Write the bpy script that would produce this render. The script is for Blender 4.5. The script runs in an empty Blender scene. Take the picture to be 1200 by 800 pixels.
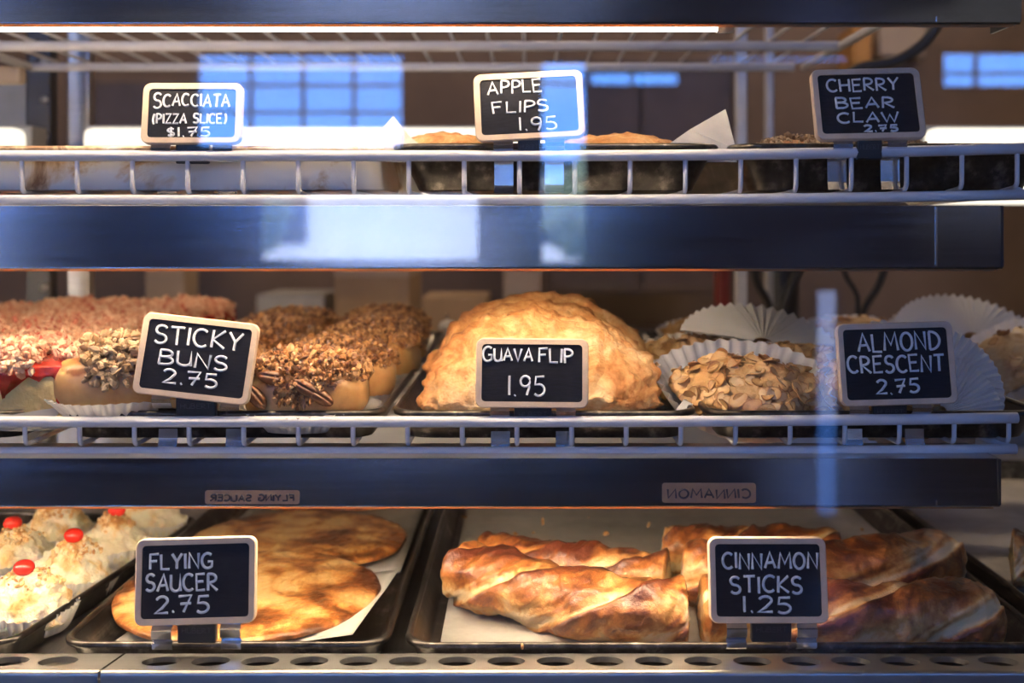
import bpy, bmesh, math, random
import numpy as np
from mathutils import Vector, Matrix, Euler, noise as mn
C = bpy.context.scene.collection
SC = bpy.context.scene
rnd = random.Random(7)

# ------------------------------------------------------------------ camera, sky, sun, exposure
ZC = 1.30                      # eye height
F = 1325.0                     # focal length in pixels of a 1200 px wide frame
VX, VY = 620.0, 265.0          # vanishing point of the case's depth
cam = bpy.data.cameras.new('camera'); cam.sensor_width = 36.0; cam.lens = 36.0*F/1200.0
cam.shift_x = -(VX-600)/1200.0; cam.shift_y = -(400-VY)/1200.0
cam.clip_start = 0.01; cam.clip_end = 200
cam.dof.use_dof = True; cam.dof.focus_distance = 0.868; cam.dof.aperture_fstop = 4.5
co = bpy.data.objects.new('camera', cam); C.objects.link(co)
co.location = (0, 0, ZC); co.rotation_euler = (math.pi/2, 0, 0); SC.camera = co

w = bpy.data.worlds.new('sky'); SC.world = w; w.use_nodes = True
nt = w.node_tree; nt.nodes.clear()
tc = nt.nodes.new('ShaderNodeTexCoord'); sx = nt.nodes.new('ShaderNodeSeparateXYZ')
rp = nt.nodes.new('ShaderNodeValToRGB'); bg = nt.nodes.new('ShaderNodeBackground'); wo = nt.nodes.new('ShaderNodeOutputWorld')
rp.color_ramp.elements[0].position = 0.0; rp.color_ramp.elements[0].color = (0.22, 0.46, 1.0, 1)
rp.color_ramp.elements[1].position = 0.6; rp.color_ramp.elements[1].color = (0.05, 0.17, 0.62, 1)
e = rp.color_ramp.elements.new(0.08); e.color = (0.11, 0.34, 1.0, 1)
nz = nt.nodes.new('ShaderNodeTexNoise'); nz.inputs['Scale'].default_value = 3.0; nz.inputs['Detail'].default_value = 4
r2 = nt.nodes.new('ShaderNodeValToRGB'); r2.color_ramp.elements[0].position = 0.72; r2.color_ramp.elements[1].position = 0.9
mx = nt.nodes.new('ShaderNodeMix'); mx.data_type = 'RGBA'; mx.inputs[7].default_value = (0.85, 0.9, 1, 1)
nt.links.new(tc.outputs['Generated'], sx.inputs[0]); nt.links.new(sx.outputs[2], rp.inputs[0])
nt.links.new(tc.outputs['Generated'], nz.inputs['Vector']); nt.links.new(nz.outputs['Fac'], r2.inputs[0])
nt.links.new(r2.outputs[0], mx.inputs[0]); nt.links.new(rp.outputs[0], mx.inputs[6])
nt.links.new(mx.outputs[2], bg.inputs[0]); bg.inputs[1].default_value = 8.5
nt.links.new(bg.outputs[0], wo.inputs[0])

sd = bpy.data.lights.new('sun', 'SUN'); sd.energy = 13.0; sd.angle = 0.01; sd.color = (1, 0.96, 0.9)
so = bpy.data.objects.new('sun', sd); C.objects.link(so); so.location = (0, 5, 8)
so.rotation_euler = (math.radians(-48), math.radians(0), math.radians(24))   # shines towards -Y, on to the far side of the street

SC.view_settings.view_transform = 'Standard'; SC.view_settings.look = 'None'
SC.view_settings.exposure = 0.42; SC.view_settings.gamma = 1.0; SC.view_settings.use_curve_mapping = False
SC.cycles.use_denoising = True; SC.cycles.max_bounces = 8; SC.cycles.transparent_max_bounces = 16
SC.cycles.sample_clamp_indirect = 6.0

# strengths of the case lamps and of the added fill lamps in the rooms
TUBE = (62.0, 76.0, 94.0)   # top, middle, bottom
KITCHEN_FILL = 52.0
SHOP_FILL = 260.0

# ------------------------------------------------------------------ helpers
def P(px, py, Y):
    """world point on depth Y (metres) that the photograph shows at px, py: used to measure the place off the photograph"""
    return Vector(((px-VX)*Y/F, Y, ZC+(VY-py)*Y/F))
def PX(px, Y): return (px-VX)*Y/F
def PZ(py, Y): return ZC+(VY-py)*Y/F

def tag(o, label=None, cat=None, group=None, kind=None):
    if label: o['label'] = label
    if cat: o['category'] = cat
    if group: o['group'] = group
    if kind: o['kind'] = kind
    return o
def empty(name, loc, label, cat, group=None, rot=(0, 0, 0)):
    o = bpy.data.objects.new(name, None); C.objects.link(o); o.location = loc; o.rotation_euler = rot
    o.empty_display_size = 0.02
    return tag(o, label, cat, group)
def mesh(geo, m, smooth=True, name='mesh'):
    me = bpy.data.meshes.new(name); me.from_pydata([tuple(v) for v in geo[0]], [], geo[1])
    me.update(); me.materials.append(m)
    if smooth: me.polygons.foreach_set('use_smooth', [True]*len(me.polygons))
    if len(geo) > 2 and geo[2] is not None:
        a = me.attributes.new('bake', 'FLOAT', 'POINT'); a.data.foreach_set('value', [float(x) for x in geo[2]])
    return me
def ob(name, geo, m, parent=None, smooth=True, loc=None, rot=None):
    me = geo if isinstance(geo, bpy.types.Mesh) else mesh(geo, m, smooth, name)
    o = bpy.data.objects.new(name, me); C.objects.link(o)
    if parent: o.parent = parent
    if loc is not None: o.location = loc
    if rot is not None: o.rotation_euler = rot
    return o
def dup(root, loc, rot, label=None, name=None):
    r = root.copy(); C.objects.link(r); r.location = loc; r.rotation_euler = rot
    if label: r['label'] = label
    for ch in list(root.children):
        c = ch.copy(); C.objects.link(c); c.parent = r
        for g in list(ch.children):
            d = g.copy(); C.objects.link(d); d.parent = c
    return r
def join(*gs):
    V, Fc, B = [], [], []
    hasb = all(len(g) > 2 and g[2] is not None for g in gs)
    for g in gs:
        n = len(V); V += list(g[0]); Fc += [tuple(i+n for i in f) for f in g[1]]
        if hasb: B += list(g[2])
    return (V, Fc, B if hasb else None)
def box(x0, x1, y0, y1, z0, z1):
    v = [(x, y, z) for z in (z0, z1) for y in (y0, y1) for x in (x0, x1)]
    return (v, [(0, 2, 3, 1), (4, 5, 7, 6), (0, 1, 5, 4), (2, 6, 7, 3), (0, 4, 6, 2), (1, 3, 7, 5)])
def bbox(x0, x1, y0, y1, z0, z1, b=0.002, seg=2):
    bm = bmesh.new(); g = box(x0, x1, y0, y1, z0, z1)
    vs = [bm.verts.new(v) for v in g[0]]
    for f in g[1]: bm.faces.new([vs[i] for i in f])
    bmesh.ops.bevel(bm, geom=bm.edges[:], offset=b, segments=seg, affect='EDGES', profile=0.5)
    bm.verts.index_update()
    r = ([tuple(v.co) for v in bm.verts], [tuple(v.index for v in f.verts) for f in bm.faces]); bm.free(); return r
def loft(loops, cap0=False, cap1=False, closed=True):
    V = []; n = len(loops[0]); Fc = []
    for l in loops: V += [tuple(p) for p in l]
    for k in range(len(loops)-1):
        for i in range(n if closed else n-1):
            j = (i+1) % n; Fc.append((k*n+i, k*n+j, (k+1)*n+j, (k+1)*n+i))
    if cap0: Fc.append(tuple(reversed(range(n))))
    if cap1: Fc.append(tuple((len(loops)-1)*n+i for i in range(n)))
    return (V, Fc)
def tube(path, r, n=8, caps=True):
    path = [Vector(p) for p in path]; loops = []; up = None
    for i, p in enumerate(path):
        a = path[max(0, i-1)]; b = path[min(len(path)-1, i+1)]; t = (b-a).normalized()
        if up is None:
            up = Vector((0, 0, 1)) if abs(t.z) < 0.9 else Vector((0, 1, 0))
        s = t.cross(up).normalized(); u = s.cross(t).normalized(); up = u
        rr = r[i] if isinstance(r, (list, tuple)) else r
        loops.append([p + s*math.cos(2*math.pi*k/n)*rr + u*math.sin(2*math.pi*k/n)*rr for k in range(n)])
    return loft(loops, caps, caps)
def rrect(x0, x1, y0, y1, r, z=0, n=5):
    out = []
    for cx, cy, a in ((x1-r, y1-r, 0), (x0+r, y1-r, 90), (x0+r, y0+r, 180), (x1-r, y0+r, 270)):
        for k in range(n+1):
            t = math.radians(a+90*k/n); out.append((cx+r*math.cos(t), cy+r*math.sin(t), z))
    return out
def cyl(r, z0, z1, n=24, cx=0, cy=0, r1=None):
    r1 = r if r1 is None else r1
    return loft([[(cx+a*math.cos(2*math.pi*k/n), cy+a*math.sin(2*math.pi*k/n), z) for k in range(n)] for a, z in ((r, z0), (r1, z1))], True, True)
def lathe(prof, n=24):
    return loft([[(r*math.cos(2*math.pi*k/n), r*math.sin(2*math.pi*k/n), z) for k in range(n)] for r, z in prof], True, True)
_ico = {}
def ico(s):
    if s not in _ico:
        bm = bmesh.new(); bmesh.ops.create_icosphere(bm, subdivisions=s, radius=1.0)
        bm.verts.index_update()
        _ico[s] = ([Vector(v.co) for v in bm.verts], [tuple(v.index for v in f.verts) for f in bm.faces]); bm.free()
    return _ico[s]
def blob(s, f, bake=None):
    V, Fc = ico(s); v2 = [Vector(f(p)) for p in V]
    return (v2, Fc, [bake(p, q) for p, q in zip(V, v2)] if bake else None)
def fr(p, s, o=4, off=0.0):
    return mn.fractal(Vector((p[0]*s+off, p[1]*s+off*0.7, p[2]*s-off)), 1.0, 2.0, o)
def sample(geo, n, cond, rg):
    """random points with normals on the surface"""
    V = [Vector(v) for v in geo[0]]; T = []; A = []
    for f in geo[1]:
        for k in range(1, len(f)-1):
            a, b, c = V[f[0]], V[f[k]], V[f[k+1]]; nn = (b-a).cross(c-a); ar = nn.length/2
            if ar < 1e-12: continue
            nn.normalize(); m = (a+b+c)/3
            if cond(m, nn): T.append((a, b, c, nn)); A.append(ar)
    out = []
    if not T: return out
    for t in rg.choices(range(len(T)), weights=A, k=n):
        a, b, c, nn = T[t]; u, v = rg.random(), rg.random()
        if u+v > 1: u, v = 1-u, 1-v
        out.append((a+(b-a)*u+(c-a)*v, nn))
    return out
def chunks(pts, rmin, rmax, lift, rg, flat=0.6, sub=1, rough=0.25):
    V0, F0 = ico(sub); base = np.array([tuple(v) for v in V0]); VV = []; FF = []
    F0 = [tuple(f) for f in F0]
    for p, nn in pts:
        r = rg.uniform(rmin, rmax)
        s = np.array([r*rg.uniform(0.7, 1.5), r*rg.uniform(0.7, 1.2), r*rg.uniform(flat, 1.0)])
        m = np.array(Euler((rg.uniform(0, 6.3), rg.uniform(0, 6.3), rg.uniform(0, 6.3))).to_matrix())
        jit = np.array([1+rg.uniform(-rough, rough) for _ in range(len(base))])[:, None]
        q = (base*jit*s) @ m.T + np.array(p + nn*rg.uniform(0, lift))
        n = len(VV); VV += q.tolist(); FF += [tuple(i+n for i in f) for f in F0]
    return (VV, FF)
def solidify(o, t):
    md = o.modifiers.new('thickness', 'SOLIDIFY'); md.thickness = t; md.offset = 0; return o

# ------------------------------------------------------------------ materials
class N:
    def __init__(s, name):
        s.m = bpy.data.materials.new(name); s.m.use_nodes = True; s.t = s.m.node_tree; s.t.nodes.clear()
        s.out = s.n('OutputMaterial'); s.b = s.n('BsdfPrincipled'); s.l(s.b.outputs[0], s.out.inputs[0])
    def n(s, k, **kw):
        x = s.t.nodes.new('ShaderNode'+k)
        for a, b in kw.items(): setattr(x, a, b)
        return x
    def l(s, a, b): s.t.links.new(a, b)
    def set(s, **kw):
        for k, v in kw.items():
            i = s.b.inputs[k.replace('_', ' ')]
            i.default_value = (*v, 1) if isinstance(v, tuple) and len(v) == 3 and len(i.default_value) == 4 else v
        return s
    def coord(s, kind='Object', scale=(1, 1, 1)):
        c = s.n('TexCoord'); m = s.n('Mapping'); m.inputs['Scale'].default_value = scale
        s.l(c.outputs[kind], m.inputs[0]); return m.outputs[0]
    def noise(s, vec, scale, detail=5, rough=0.6, dist=0.0):
        x = s.n('TexNoise'); x.inputs['Scale'].default_value = scale; x.inputs['Detail'].default_value = detail
        x.inputs['Roughness'].default_value = rough; x.inputs['Distortion'].default_value = dist
        s.l(vec, x.inputs['Vector']); return x.outputs['Fac']
    def ramp(s, fac, stops):
        x = s.n('ValToRGB'); el = x.color_ramp.elements
        for i, (p, c) in enumerate(stops):
            if i < 2: el[i].position = p; el[i].color = (*c, 1)
            else:
                e = el.new(p); e.color = (*c, 1)
        s.l(fac, x.inputs[0]); return x.outputs[0]
    def math(s, op, a, b):
        x = s.n('Math', operation=op)
        for i, v in enumerate((a, b)):
            if isinstance(v, (int, float)): x.inputs[i].default_value = v
            else: s.l(v, x.inputs[i])
        return x.outputs[0]
    def bump(s, h, strength=0.3, dist=0.001):
        x = s.n('Bump'); x.inputs['Strength'].default_value = strength; x.inputs['Distance'].default_value = dist
        s.l(h, x.inputs['Height']); s.l(x.outputs[0], s.b.inputs['Normal'])
def plain(name, col, rough=0.6, metal=0.0, var=0.12, scale=30, bump=0.0, **kw):
    a = N(name); v = a.coord(); f = a.noise(v, scale)
    lo = tuple(max(0, c*(1-var)) for c in col); hi = tuple(min(1, c*(1+var)) for c in col)
    a.l(a.ramp(f, [(0.3, lo), (0.7, hi)]), a.b.inputs['Base Color']); a.set(Roughness=rough, Metallic=metal, **kw)
    if bump: a.bump(a.noise(v, scale*3), bump, 0.001)
    return a.m
def pastry(name, stops, scale=25, fine=180, bump=0.5, rough=0.5, coat=0.0, sss=0.08, bakew=0.5, dist=0.0, bdist=0.002, k=1.0):
    a = N(name); v = a.coord(); n1 = a.noise(v, scale, 6, 0.62, dist); n2 = a.noise(v, fine, 4, 0.6)
    at = a.n('Attribute', attribute_name='bake')
    f = a.math('ADD', a.math('ADD', a.math('MULTIPLY', a.math('SUBTRACT', n1, 0.5), k*(1-bakew*0.5)), 0.5*(1-bakew*0.5)), a.math('MULTIPLY', at.outputs['Fac'], bakew))
    f = a.math('ADD', f, a.math('MULTIPLY', a.math('SUBTRACT', n2, 0.5), 0.22))
    a.l(a.ramp(f, stops), a.b.inputs['Base Color'])
    a.set(Roughness=rough, Coat_Weight=coat, Coat_Roughness=0.25, Subsurface_Weight=sss, Subsurface_Radius=(0.5, 0.25, 0.1), Subsurface_Scale=0.006)
    a.bump(a.math('ADD', n2, a.math('MULTIPLY', n1, 1.5)), bump, bdist); return a.m
def islands(name, stops, rough=0.5, coat=0.0, bump=0.3, scale=300):
    a = N(name); g = a.n('NewGeometry'); v = a.coord(); n1 = a.noise(v, scale)
    f = a.math('ADD', a.math('MULTIPLY', g.outputs['Random Per Island'], 0.75), a.math('MULTIPLY', n1, 0.3))
    a.l(a.ramp(f, stops), a.b.inputs['Base Color']); a.set(Roughness=rough, Coat_Weight=coat, Coat_Roughness=0.15)
    a.bump(n1, bump, 0.001); return a.m
def emit(name, col, s):
    m = bpy.data.materials.new(name); m.use_nodes = True; t = m.node_tree; t.nodes.clear()
    e = t.nodes.new('ShaderNodeEmission'); o = t.nodes.new('ShaderNodeOutputMaterial')
    e.inputs[0].default_value = (*col, 1); e.inputs[1].default_value = s; t.links.new(e.outputs[0], o.inputs[0]); return m
def glass(name, k, dirt=0.0):
    m = bpy.data.materials.new(name); m.use_nodes = True; t = m.node_tree; t.nodes.clear()
    o = t.nodes.new('ShaderNodeOutputMaterial'); mixn = t.nodes.new('ShaderNodeMixShader')
    tr = t.nodes.new('ShaderNodeBsdfTransparent'); gl = t.nodes.new('ShaderNodeBsdfGlossy'); gl.inputs['Roughness'].default_value = 0.0
    fz = t.nodes.new('ShaderNodeFresnel'); fz.inputs[0].default_value = 1.5
    mu = t.nodes.new('ShaderNodeMath'); mu.operation = 'MULTIPLY'; mu.inputs[1].default_value = k
    t.links.new(fz.outputs[0], mu.inputs[0]); t.links.new(mu.outputs[0], mixn.inputs[0])
    t.links.new(tr.outputs[0], mixn.inputs[1]); t.links.new(gl.outputs[0], mixn.inputs[2]); t.links.new(mixn.outputs[0], o.inputs[0])
    return m

M = {}
M['white_wire'] = plain('white coated wire', (0.72, 0.70, 0.72), 0.35, 0, 0.06, 60, 0.05)
def mirror_steel():
    a = N('polished steel fascia'); v = a.coord('Object', (1, 40, 40)); f = a.noise(v, 6, 6)
    a.l(a.ramp(f, [(0.3, (0.20, 0.225, 0.29)), (0.7, (0.26, 0.285, 0.35))]), a.b.inputs['Base Color'])
    rr = a.n('MapRange'); rr.inputs[3].default_value = 0.09; rr.inputs[4].default_value = 0.22; a.l(f, rr.inputs[0]); a.l(rr.outputs[0], a.b.inputs['Roughness'])
    a.set(Metallic=1.0)
    a.bump(a.noise(a.coord('Object', (2, 60, 60)), 30, 3), 0.05, 0.0005); return a.m
M['fascia'] = mirror_steel()
def brushed(name, col, rough=0.3, stretch=(60, 1, 1)):
    a = N(name); v = a.coord('Object', stretch); f = a.noise(v, 12, 6); g = a.noise(a.coord(), 14, 5)
    a.l(a.ramp(a.math('ADD', a.math('MULTIPLY', f, .5), a.math('MULTIPLY', g, .5)), [(0.3, tuple(c*.8 for c in col)), (0.7, tuple(min(1, c*1.15) for c in col))]), a.b.inputs['Base Color'])
    a.set(Metallic=1.0, Roughness=rough); a.bump(f, 0.06, 0.0005); return a.m
M['steel'] = brushed('brushed steel', (0.55, 0.54, 0.53), 0.38, (1, 30, 30))
M['deck'] = brushed('deck steel', (0.52, 0.51, 0.50), 0.33, (30, 1, 30))
M['clip'] = brushed('clip steel', (0.72, 0.72, 0.74), 0.18, (1, 1, 40))
def pan_mat():
    a = N('seasoned dark pan'); v = a.coord('Object', (25, 2, 25)); f = a.noise(v, 4, 6); g = a.noise(a.coord(), 40, 6)
    a.l(a.ramp(a.math('MULTIPLY', a.math('ADD', f, g), .5), [(0.40, (0.018, 0.016, 0.016)), (0.54, (0.07, 0.062, 0.058)), (0.66, (0.28, 0.25, 0.22))]), a.b.inputs['Base Color'])
    a.set(Metallic=0.75, Roughness=0.3); a.bump(g, 0.12, 0.001); return a.m
M['pan'] = pan_mat()
def soiled():
    a = N('soiled white enamel'); v = a.coord('Object'); f = a.noise(v, 18, 7, 0.65, 0.5)
    s = a.n('SeparateXYZ'); a.l(v, s.inputs[0])
    hz = a.n('MapRange'); hz.inputs[1].default_value = 0.018; hz.inputs[2].default_value = 0.031; a.l(s.outputs[2], hz.inputs[0])
    ff = a.math('ADD', f, a.math('MULTIPLY', hz.outputs[0], 0.13))
    a.l(a.ramp(ff, [(0.56, (0.90, 0.85, 0.78)), (0.64, (0.66, 0.48, 0.30)), (0.72, (0.22, 0.12, 0.06))]), a.b.inputs['Base Color'])
    a.set(Roughness=0.4); a.bump(f, 0.1, 0.001); return a.m
M['soiled'] = soiled()
M['frame_wood'] = plain('pale frame wood', (0.66, 0.50, 0.37), 0.6, 0, 0.12, 60, 0.15)
def slate():
    a = N('chalkboard'); v = a.coord('Object', (1, 1, 6)); f = a.noise(v, 120, 5)
    a.l(a.ramp(f, [(0.35, (0.005, 0.005, 0.009)), (0.75, (0.014, 0.015, 0.024))]), a.b.inputs['Base Color'])
    a.set(Roughness=0.5, Specular_IOR_Level=0.22); a.bump(f, 0.2, 0.0005); return a.m
M['slate'] = slate()
M['chalk'] = plain('white chalk pen', (0.74, 0.78, 0.84), 0.8, 0, 0.15, 400)
M['black_plastic'] = plain('black plastic', (0.02, 0.02, 0.023), 0.35)
M['emboss'] = plain('embossed grey', (0.07, 0.07, 0.08), 0.3)
def paper(name, col, tl=0.35):
    a = N(name); v = a.coord(); f = a.noise(v, 60, 5)
    a.l(a.ramp(f, [(0.3, tuple(c*.92 for c in col)), (0.7, col)]), a.b.inputs['Base Color']); a.set(Roughness=0.7)
    tr = a.n('BsdfTranslucent'); tr.inputs[0].default_value = (*col, 1); mxs = a.n('MixShader'); mxs.inputs[0].default_value = tl
    a.l(a.b.outputs[0], mxs.inputs[1]); a.l(tr.outputs[0], mxs.inputs[2]); a.l(mxs.outputs[0], a.out.inputs[0])
    a.bump(f, 0.15, 0.001); return a.m
M['cup'] = paper('fluted white paper', (0.86, 0.82, 0.77))
M['parchment'] = paper('parchment', (0.74, 0.70, 0.63), 0.2)
def greasy():
    a = N('greased grey parchment'); v = a.coord(); f = a.noise(v, 9, 7, 0.65); g = a.noise(v, 60, 4)
    a.l(a.ramp(a.math('ADD', f, a.math('MULTIPLY', g, .15)), [(0.42, (0.33, 0.31, 0.28)), (0.58, (0.47, 0.45, 0.42)), (0.74, (0.60, 0.57, 0.53))]), a.b.inputs['Base Color'])
    a.set(Roughness=0.45); a.bump(f, 0.3, 0.002); return a.m
M['greasy'] = greasy()
GOLD = [(0.34, (0.80, 0.55, 0.27)), (0.5, (0.66, 0.33, 0.10)), (0.64, (0.40, 0.15, 0.035)), (0.8, (0.15, 0.045, 0.015))]
M['flip'] = pastry('sugared turnover crust', [(0.26, (0.80, 0.54, 0.29)), (0.40, (0.68, 0.36, 0.14)), (0.54, (0.50, 0.20, 0.055)), (0.70, (0.26, 0.08, 0.02))], 26, 260, 1.0, 0.55, 0.05, 0.06, 0.45, 1.0, k=1.4)
M['saucer'] = pastry('browned flat pastry', [(0.30, (0.80, 0.50, 0.20)), (0.42, (0.64, 0.30, 0.08)), (0.52, (0.36, 0.12, 0.028)), (0.68, (0.11, 0.035, 0.012))], 15, 150, 0.8, 0.30, 0.4, 0.05, 0.4, 1.2, k=1.6)
M['stick'] = pastry('glazed twist crust', [(0.26, (0.84, 0.60, 0.32)), (0.42, (0.70, 0.36, 0.12)), (0.56, (0.40, 0.14, 0.035)), (0.74, (0.12, 0.03, 0.014))], 26, 170, 0.8, 0.32, 0.4, 0.06, 0.62, 0.8, k=1.3)
M['bun'] = pastry('soft bun dough', [(0.3, (0.74, 0.46, 0.20)), (0.5, (0.60, 0.31, 0.11)), (0.62, (0.36, 0.14, 0.04)), (0.75, (0.16, 0.05, 0.015))], 14, 90, 0.15, 0.38, 0.2, 0.12, 0.4)
M['nuts'] = islands('chopped glazed nuts', [(0.1, (0.66, 0.38, 0.17)), (0.35, (0.48, 0.23, 0.08)), (0.6, (0.27, 0.105, 0.032)), (0.9, (0.11, 0.036, 0.014))], 0.35, 0.4)
M['nuts_grey'] = islands('pale walnut pieces', [(0.1, (0.66, 0.48, 0.30)), (0.5, (0.46, 0.30, 0.16)), (0.95, (0.20, 0.10, 0.045))], 0.45, 0.2)
M['pecan'] = plain('glazed pecan', (0.20, 0.075, 0.03), 0.25, 0, 0.4, 90, 0.3)
M['sponge'] = pastry('yellow sponge', [(0.3, (0.86, 0.66, 0.28)), (0.7, (0.74, 0.48, 0.16)), (0.85, (0.6, 0.34, 0.10))], 40, 260, 0.6, 0.75, 0, 0.1, 0.2)
M['jam'] = plain('red berry jam', (0.55, 0.045, 0.03), 0.18, 0, 0.5, 40, 0.1, Subsurface_Weight=0.2, Subsurface_Scale=0.004)
M['crumble'] = islands('butter crumble', [(0.1, (0.90, 0.64, 0.45)), (0.5, (0.82, 0.48, 0.30)), (0.78, (0.66, 0.28, 0.17)), (0.92, (0.52, 0.09, 0.06))], 0.6, 0.1)
M['almond_dough'] = pastry('almond paste crust', [(0.30, (0.72, 0.46, 0.21)), (0.45, (0.60, 0.33, 0.12)), (0.62, (0.30, 0.12, 0.035))], 40, 200, 0.9, 0.55, 0.05, 0.05, 0.3, 0, 0.003)
def flake_mat():
    a = N('toasted almond flake'); oi = a.n('ObjectInfo'); v = a.coord(); n1 = a.noise(v, 160, 4)
    at = a.n('Attribute', attribute_name='bake'); f = a.math('ADD', a.math('ADD', a.math('MULTIPLY', oi.outputs['Random'], 0.45), a.math('MULTIPLY', n1, 0.4)), a.math('MULTIPLY', at.outputs['Fac'], .38))
    a.l(a.ramp(f, [(0.15, (0.80, 0.58, 0.32)), (0.55, (0.66, 0.38, 0.15)), (0.92, (0.34, 0.14, 0.045))]), a.b.inputs['Base Color'])
    a.set(Roughness=0.4, Coat_Weight=0.15); return a.m
M['flake'] = flake_mat()
M['coconut'] = pastry('baked coconut', [(0.40, (0.86, 0.76, 0.56)), (0.50, (0.84, 0.60, 0.30)), (0.62, (0.66, 0.32, 0.10)), (0.80, (0.32, 0.12, 0.03))], 35, 230, 1.0, 0.65, 0, 0.15, 0.6, 0, 0.004)
M['coconut_bits'] = islands('toasted coconut shreds', [(0.1, (0.86, 0.70, 0.44)), (0.6, (0.72, 0.42, 0.16)), (0.98, (0.40, 0.16, 0.05))], 0.55)
M['cherry'] = plain('glace cherry', (0.75, 0.03, 0.02), 0.12, 0, 0.3, 60, 0.05, Coat_Weight=0.6, Subsurface_Weight=0.15, Subsurface_Scale=0.004)
M['tubes'] = [emit('lamp tube glow', (1.0, 0.79, 0.52), q) for q in TUBE]; NT = [0]
M['amber'] = paper('amber translucent plastic', (0.48, 0.25, 0.11), 0.4)
M['cap_white'] = plain('white plastic', (0.75, 0.73, 0.70), 0.35)
M['front_glass'] = glass('display glass', 2.0)
M['pane'] = glass('window glass', 1.0)
M['case_black'] = plain('black case metal', (0.035, 0.035, 0.04), 0.35, 0.4)
M['grey_paint'] = plain('grey painted metal', (0.30, 0.29, 0.28), 0.45, 0.2)
M['wall_brown'] = plain('brown kitchen wall', (0.17, 0.11, 0.075), 0.7, 0, 0.25, 3)
M['wall_shop'] = plain('dark shop wall', (0.10, 0.085, 0.075), 0.7, 0, 0.2, 4)
M['ceiling'] = plain('dark ceiling', (0.10, 0.09, 0.085), 0.8)
M['floor'] = plain('dark floor', (0.13, 0.10, 0.08), 0.5, 0, 0.25, 5)
M['mullion'] = plain('dark window frame', (0.03, 0.032, 0.04), 0.4)
M['card'] = plain('brown cardboard', (0.36, 0.24, 0.14), 0.75, 0, 0.1, 10)
M['tan'] = plain('tan laminate', (0.42, 0.32, 0.23), 0.5, 0, 0.1, 6)
M['dark_wood'] = plain('dark wood', (0.09, 0.06, 0.045), 0.45, 0, 0.3, 8)
M['stone'] = plain('tan brick', (0.30, 0.21, 0.13), 0.85, 0, 0.3, 20, 0.3)
M['mortar'] = plain('mortar', (0.24, 0.19, 0.14), 0.9)
M['cable'] = plain('black cable', (0.012, 0.012, 0.014), 0.4)
M['red'] = plain('red plastic', (0.22, 0.02, 0.015), 0.4)
M['orange'] = plain('orange card', (0.50, 0.24, 0.06), 0.6)
M['facade'] = plain('pale stucco', (0.80, 0.80, 0.76), 0.8, 0, 0.1, 0.6)
M['asphalt'] = plain('asphalt', (0.28, 0.28, 0.28), 0.9)
M['leaf'] = islands('tree leaves', [(0.1, (0.16, 0.20, 0.10)), (0.9, (0.34, 0.40, 0.22))], 0.6, 0, 0.1, 5)
M['bark'] = plain('bark', (0.16, 0.11, 0.07), 0.9, 0, 0.3, 8, 0.3)
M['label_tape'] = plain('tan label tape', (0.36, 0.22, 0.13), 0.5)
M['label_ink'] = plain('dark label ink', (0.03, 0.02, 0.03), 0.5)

# ------------------------------------------------------------------ rooms: kitchen behind the case, shop with windows behind the camera
XL, XR, YB, YF, H = -3.4, 3.4, 3.2, -3.0, 3.3
def structure(name, geo, m, parent=None, smooth=False): return tag(ob(name, geo, m, parent, smooth), kind='structure')
structure('floor', box(XL, XR, YF, YB, -0.1, 0), M['floor'])
structure('ceiling', box(XL, XR, YF, YB, H, H+0.1), M['ceiling'])
structure('wall_left', box(XL-0.1, XL, YF, YB, 0, H), M['wall_shop'])
structure('wall_right', box(XR, XR+0.1, YF, YB, 0, H), M['wall_shop'])
structure('wall_back', box(XL-0.1, XR+0.1, YB, YB+0.1, 0, H), M['wall_brown'])
# street windows: x0, x1, z0, z1 (heights above the floor), vertical and horizontal glazing bars
GY = 0.74                                   # the case's glass; a window's mirror image stands 2*GY+3 m away
KV = (2*GY-YF)/F
def rx(px): return (px-VX)*KV
def rz(py): return ZC+(VY-py)*KV
wins = [
    (rx(222), rx(476), rz(176), rz(56), [rx(290), rx(352), rx(412)], [rz(72), rz(98), rz(130)]),
    (rx(296), rx(566), rz(311), rz(222), [], []),
    (rx(632), rx(690), rz(311), rz(68), [], [rz(96)]),
    (rx(690), rx(800), rz(101), rz(80), [rx(742)], []),
    (rx(830), rx(1000), rz(72), rz(62), [], []),
    (rx(1104), rx(1330), rz(106), rz(54), [rx(1150)], [rz(84)]),
    (rx(958), rx(988), rz(610), rz(338), [], []),
    (-3.1, -2.25, 1.0, 2.2, [], [1.6]),  # unseen side window, added to let in more daylight
    (-3.1, 3.1, 2.72, 3.15, [-2.3, -1.5, -0.7, 0.1, 0.9, 1.7, 2.4], []),  # unseen clerestory, added for cool daylight on the rails
]
xs = sorted(set([XL-0.1, XR+0.1] + [round(a, 4) for q in wins for a in q[:2]]))
zs = sorted(set([0.0, H] + [round(a, 4) for q in wins for a in q[2:4]]))
geos = []
for i in range(len(xs)-1):
    k0 = None
    for k in range(len(zs)-1):
        cx, cz = (xs[i]+xs[i+1])/2, (zs[k]+zs[k+1])/2
        openw = any(q[0] < cx < q[1] and q[2] < cz < q[3] for q in wins)
        if not openw and k0 is None: k0 = k
        if (openw or k == len(zs)-2) and k0 is not None:
            k1 = k if openw else k+1
            geos.append(box(xs[i], xs[i+1], YF-0.12, YF, zs[k0], zs[k1])); k0 = None
structure('wall_front', join(*geos), M['wall_shop'])
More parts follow.
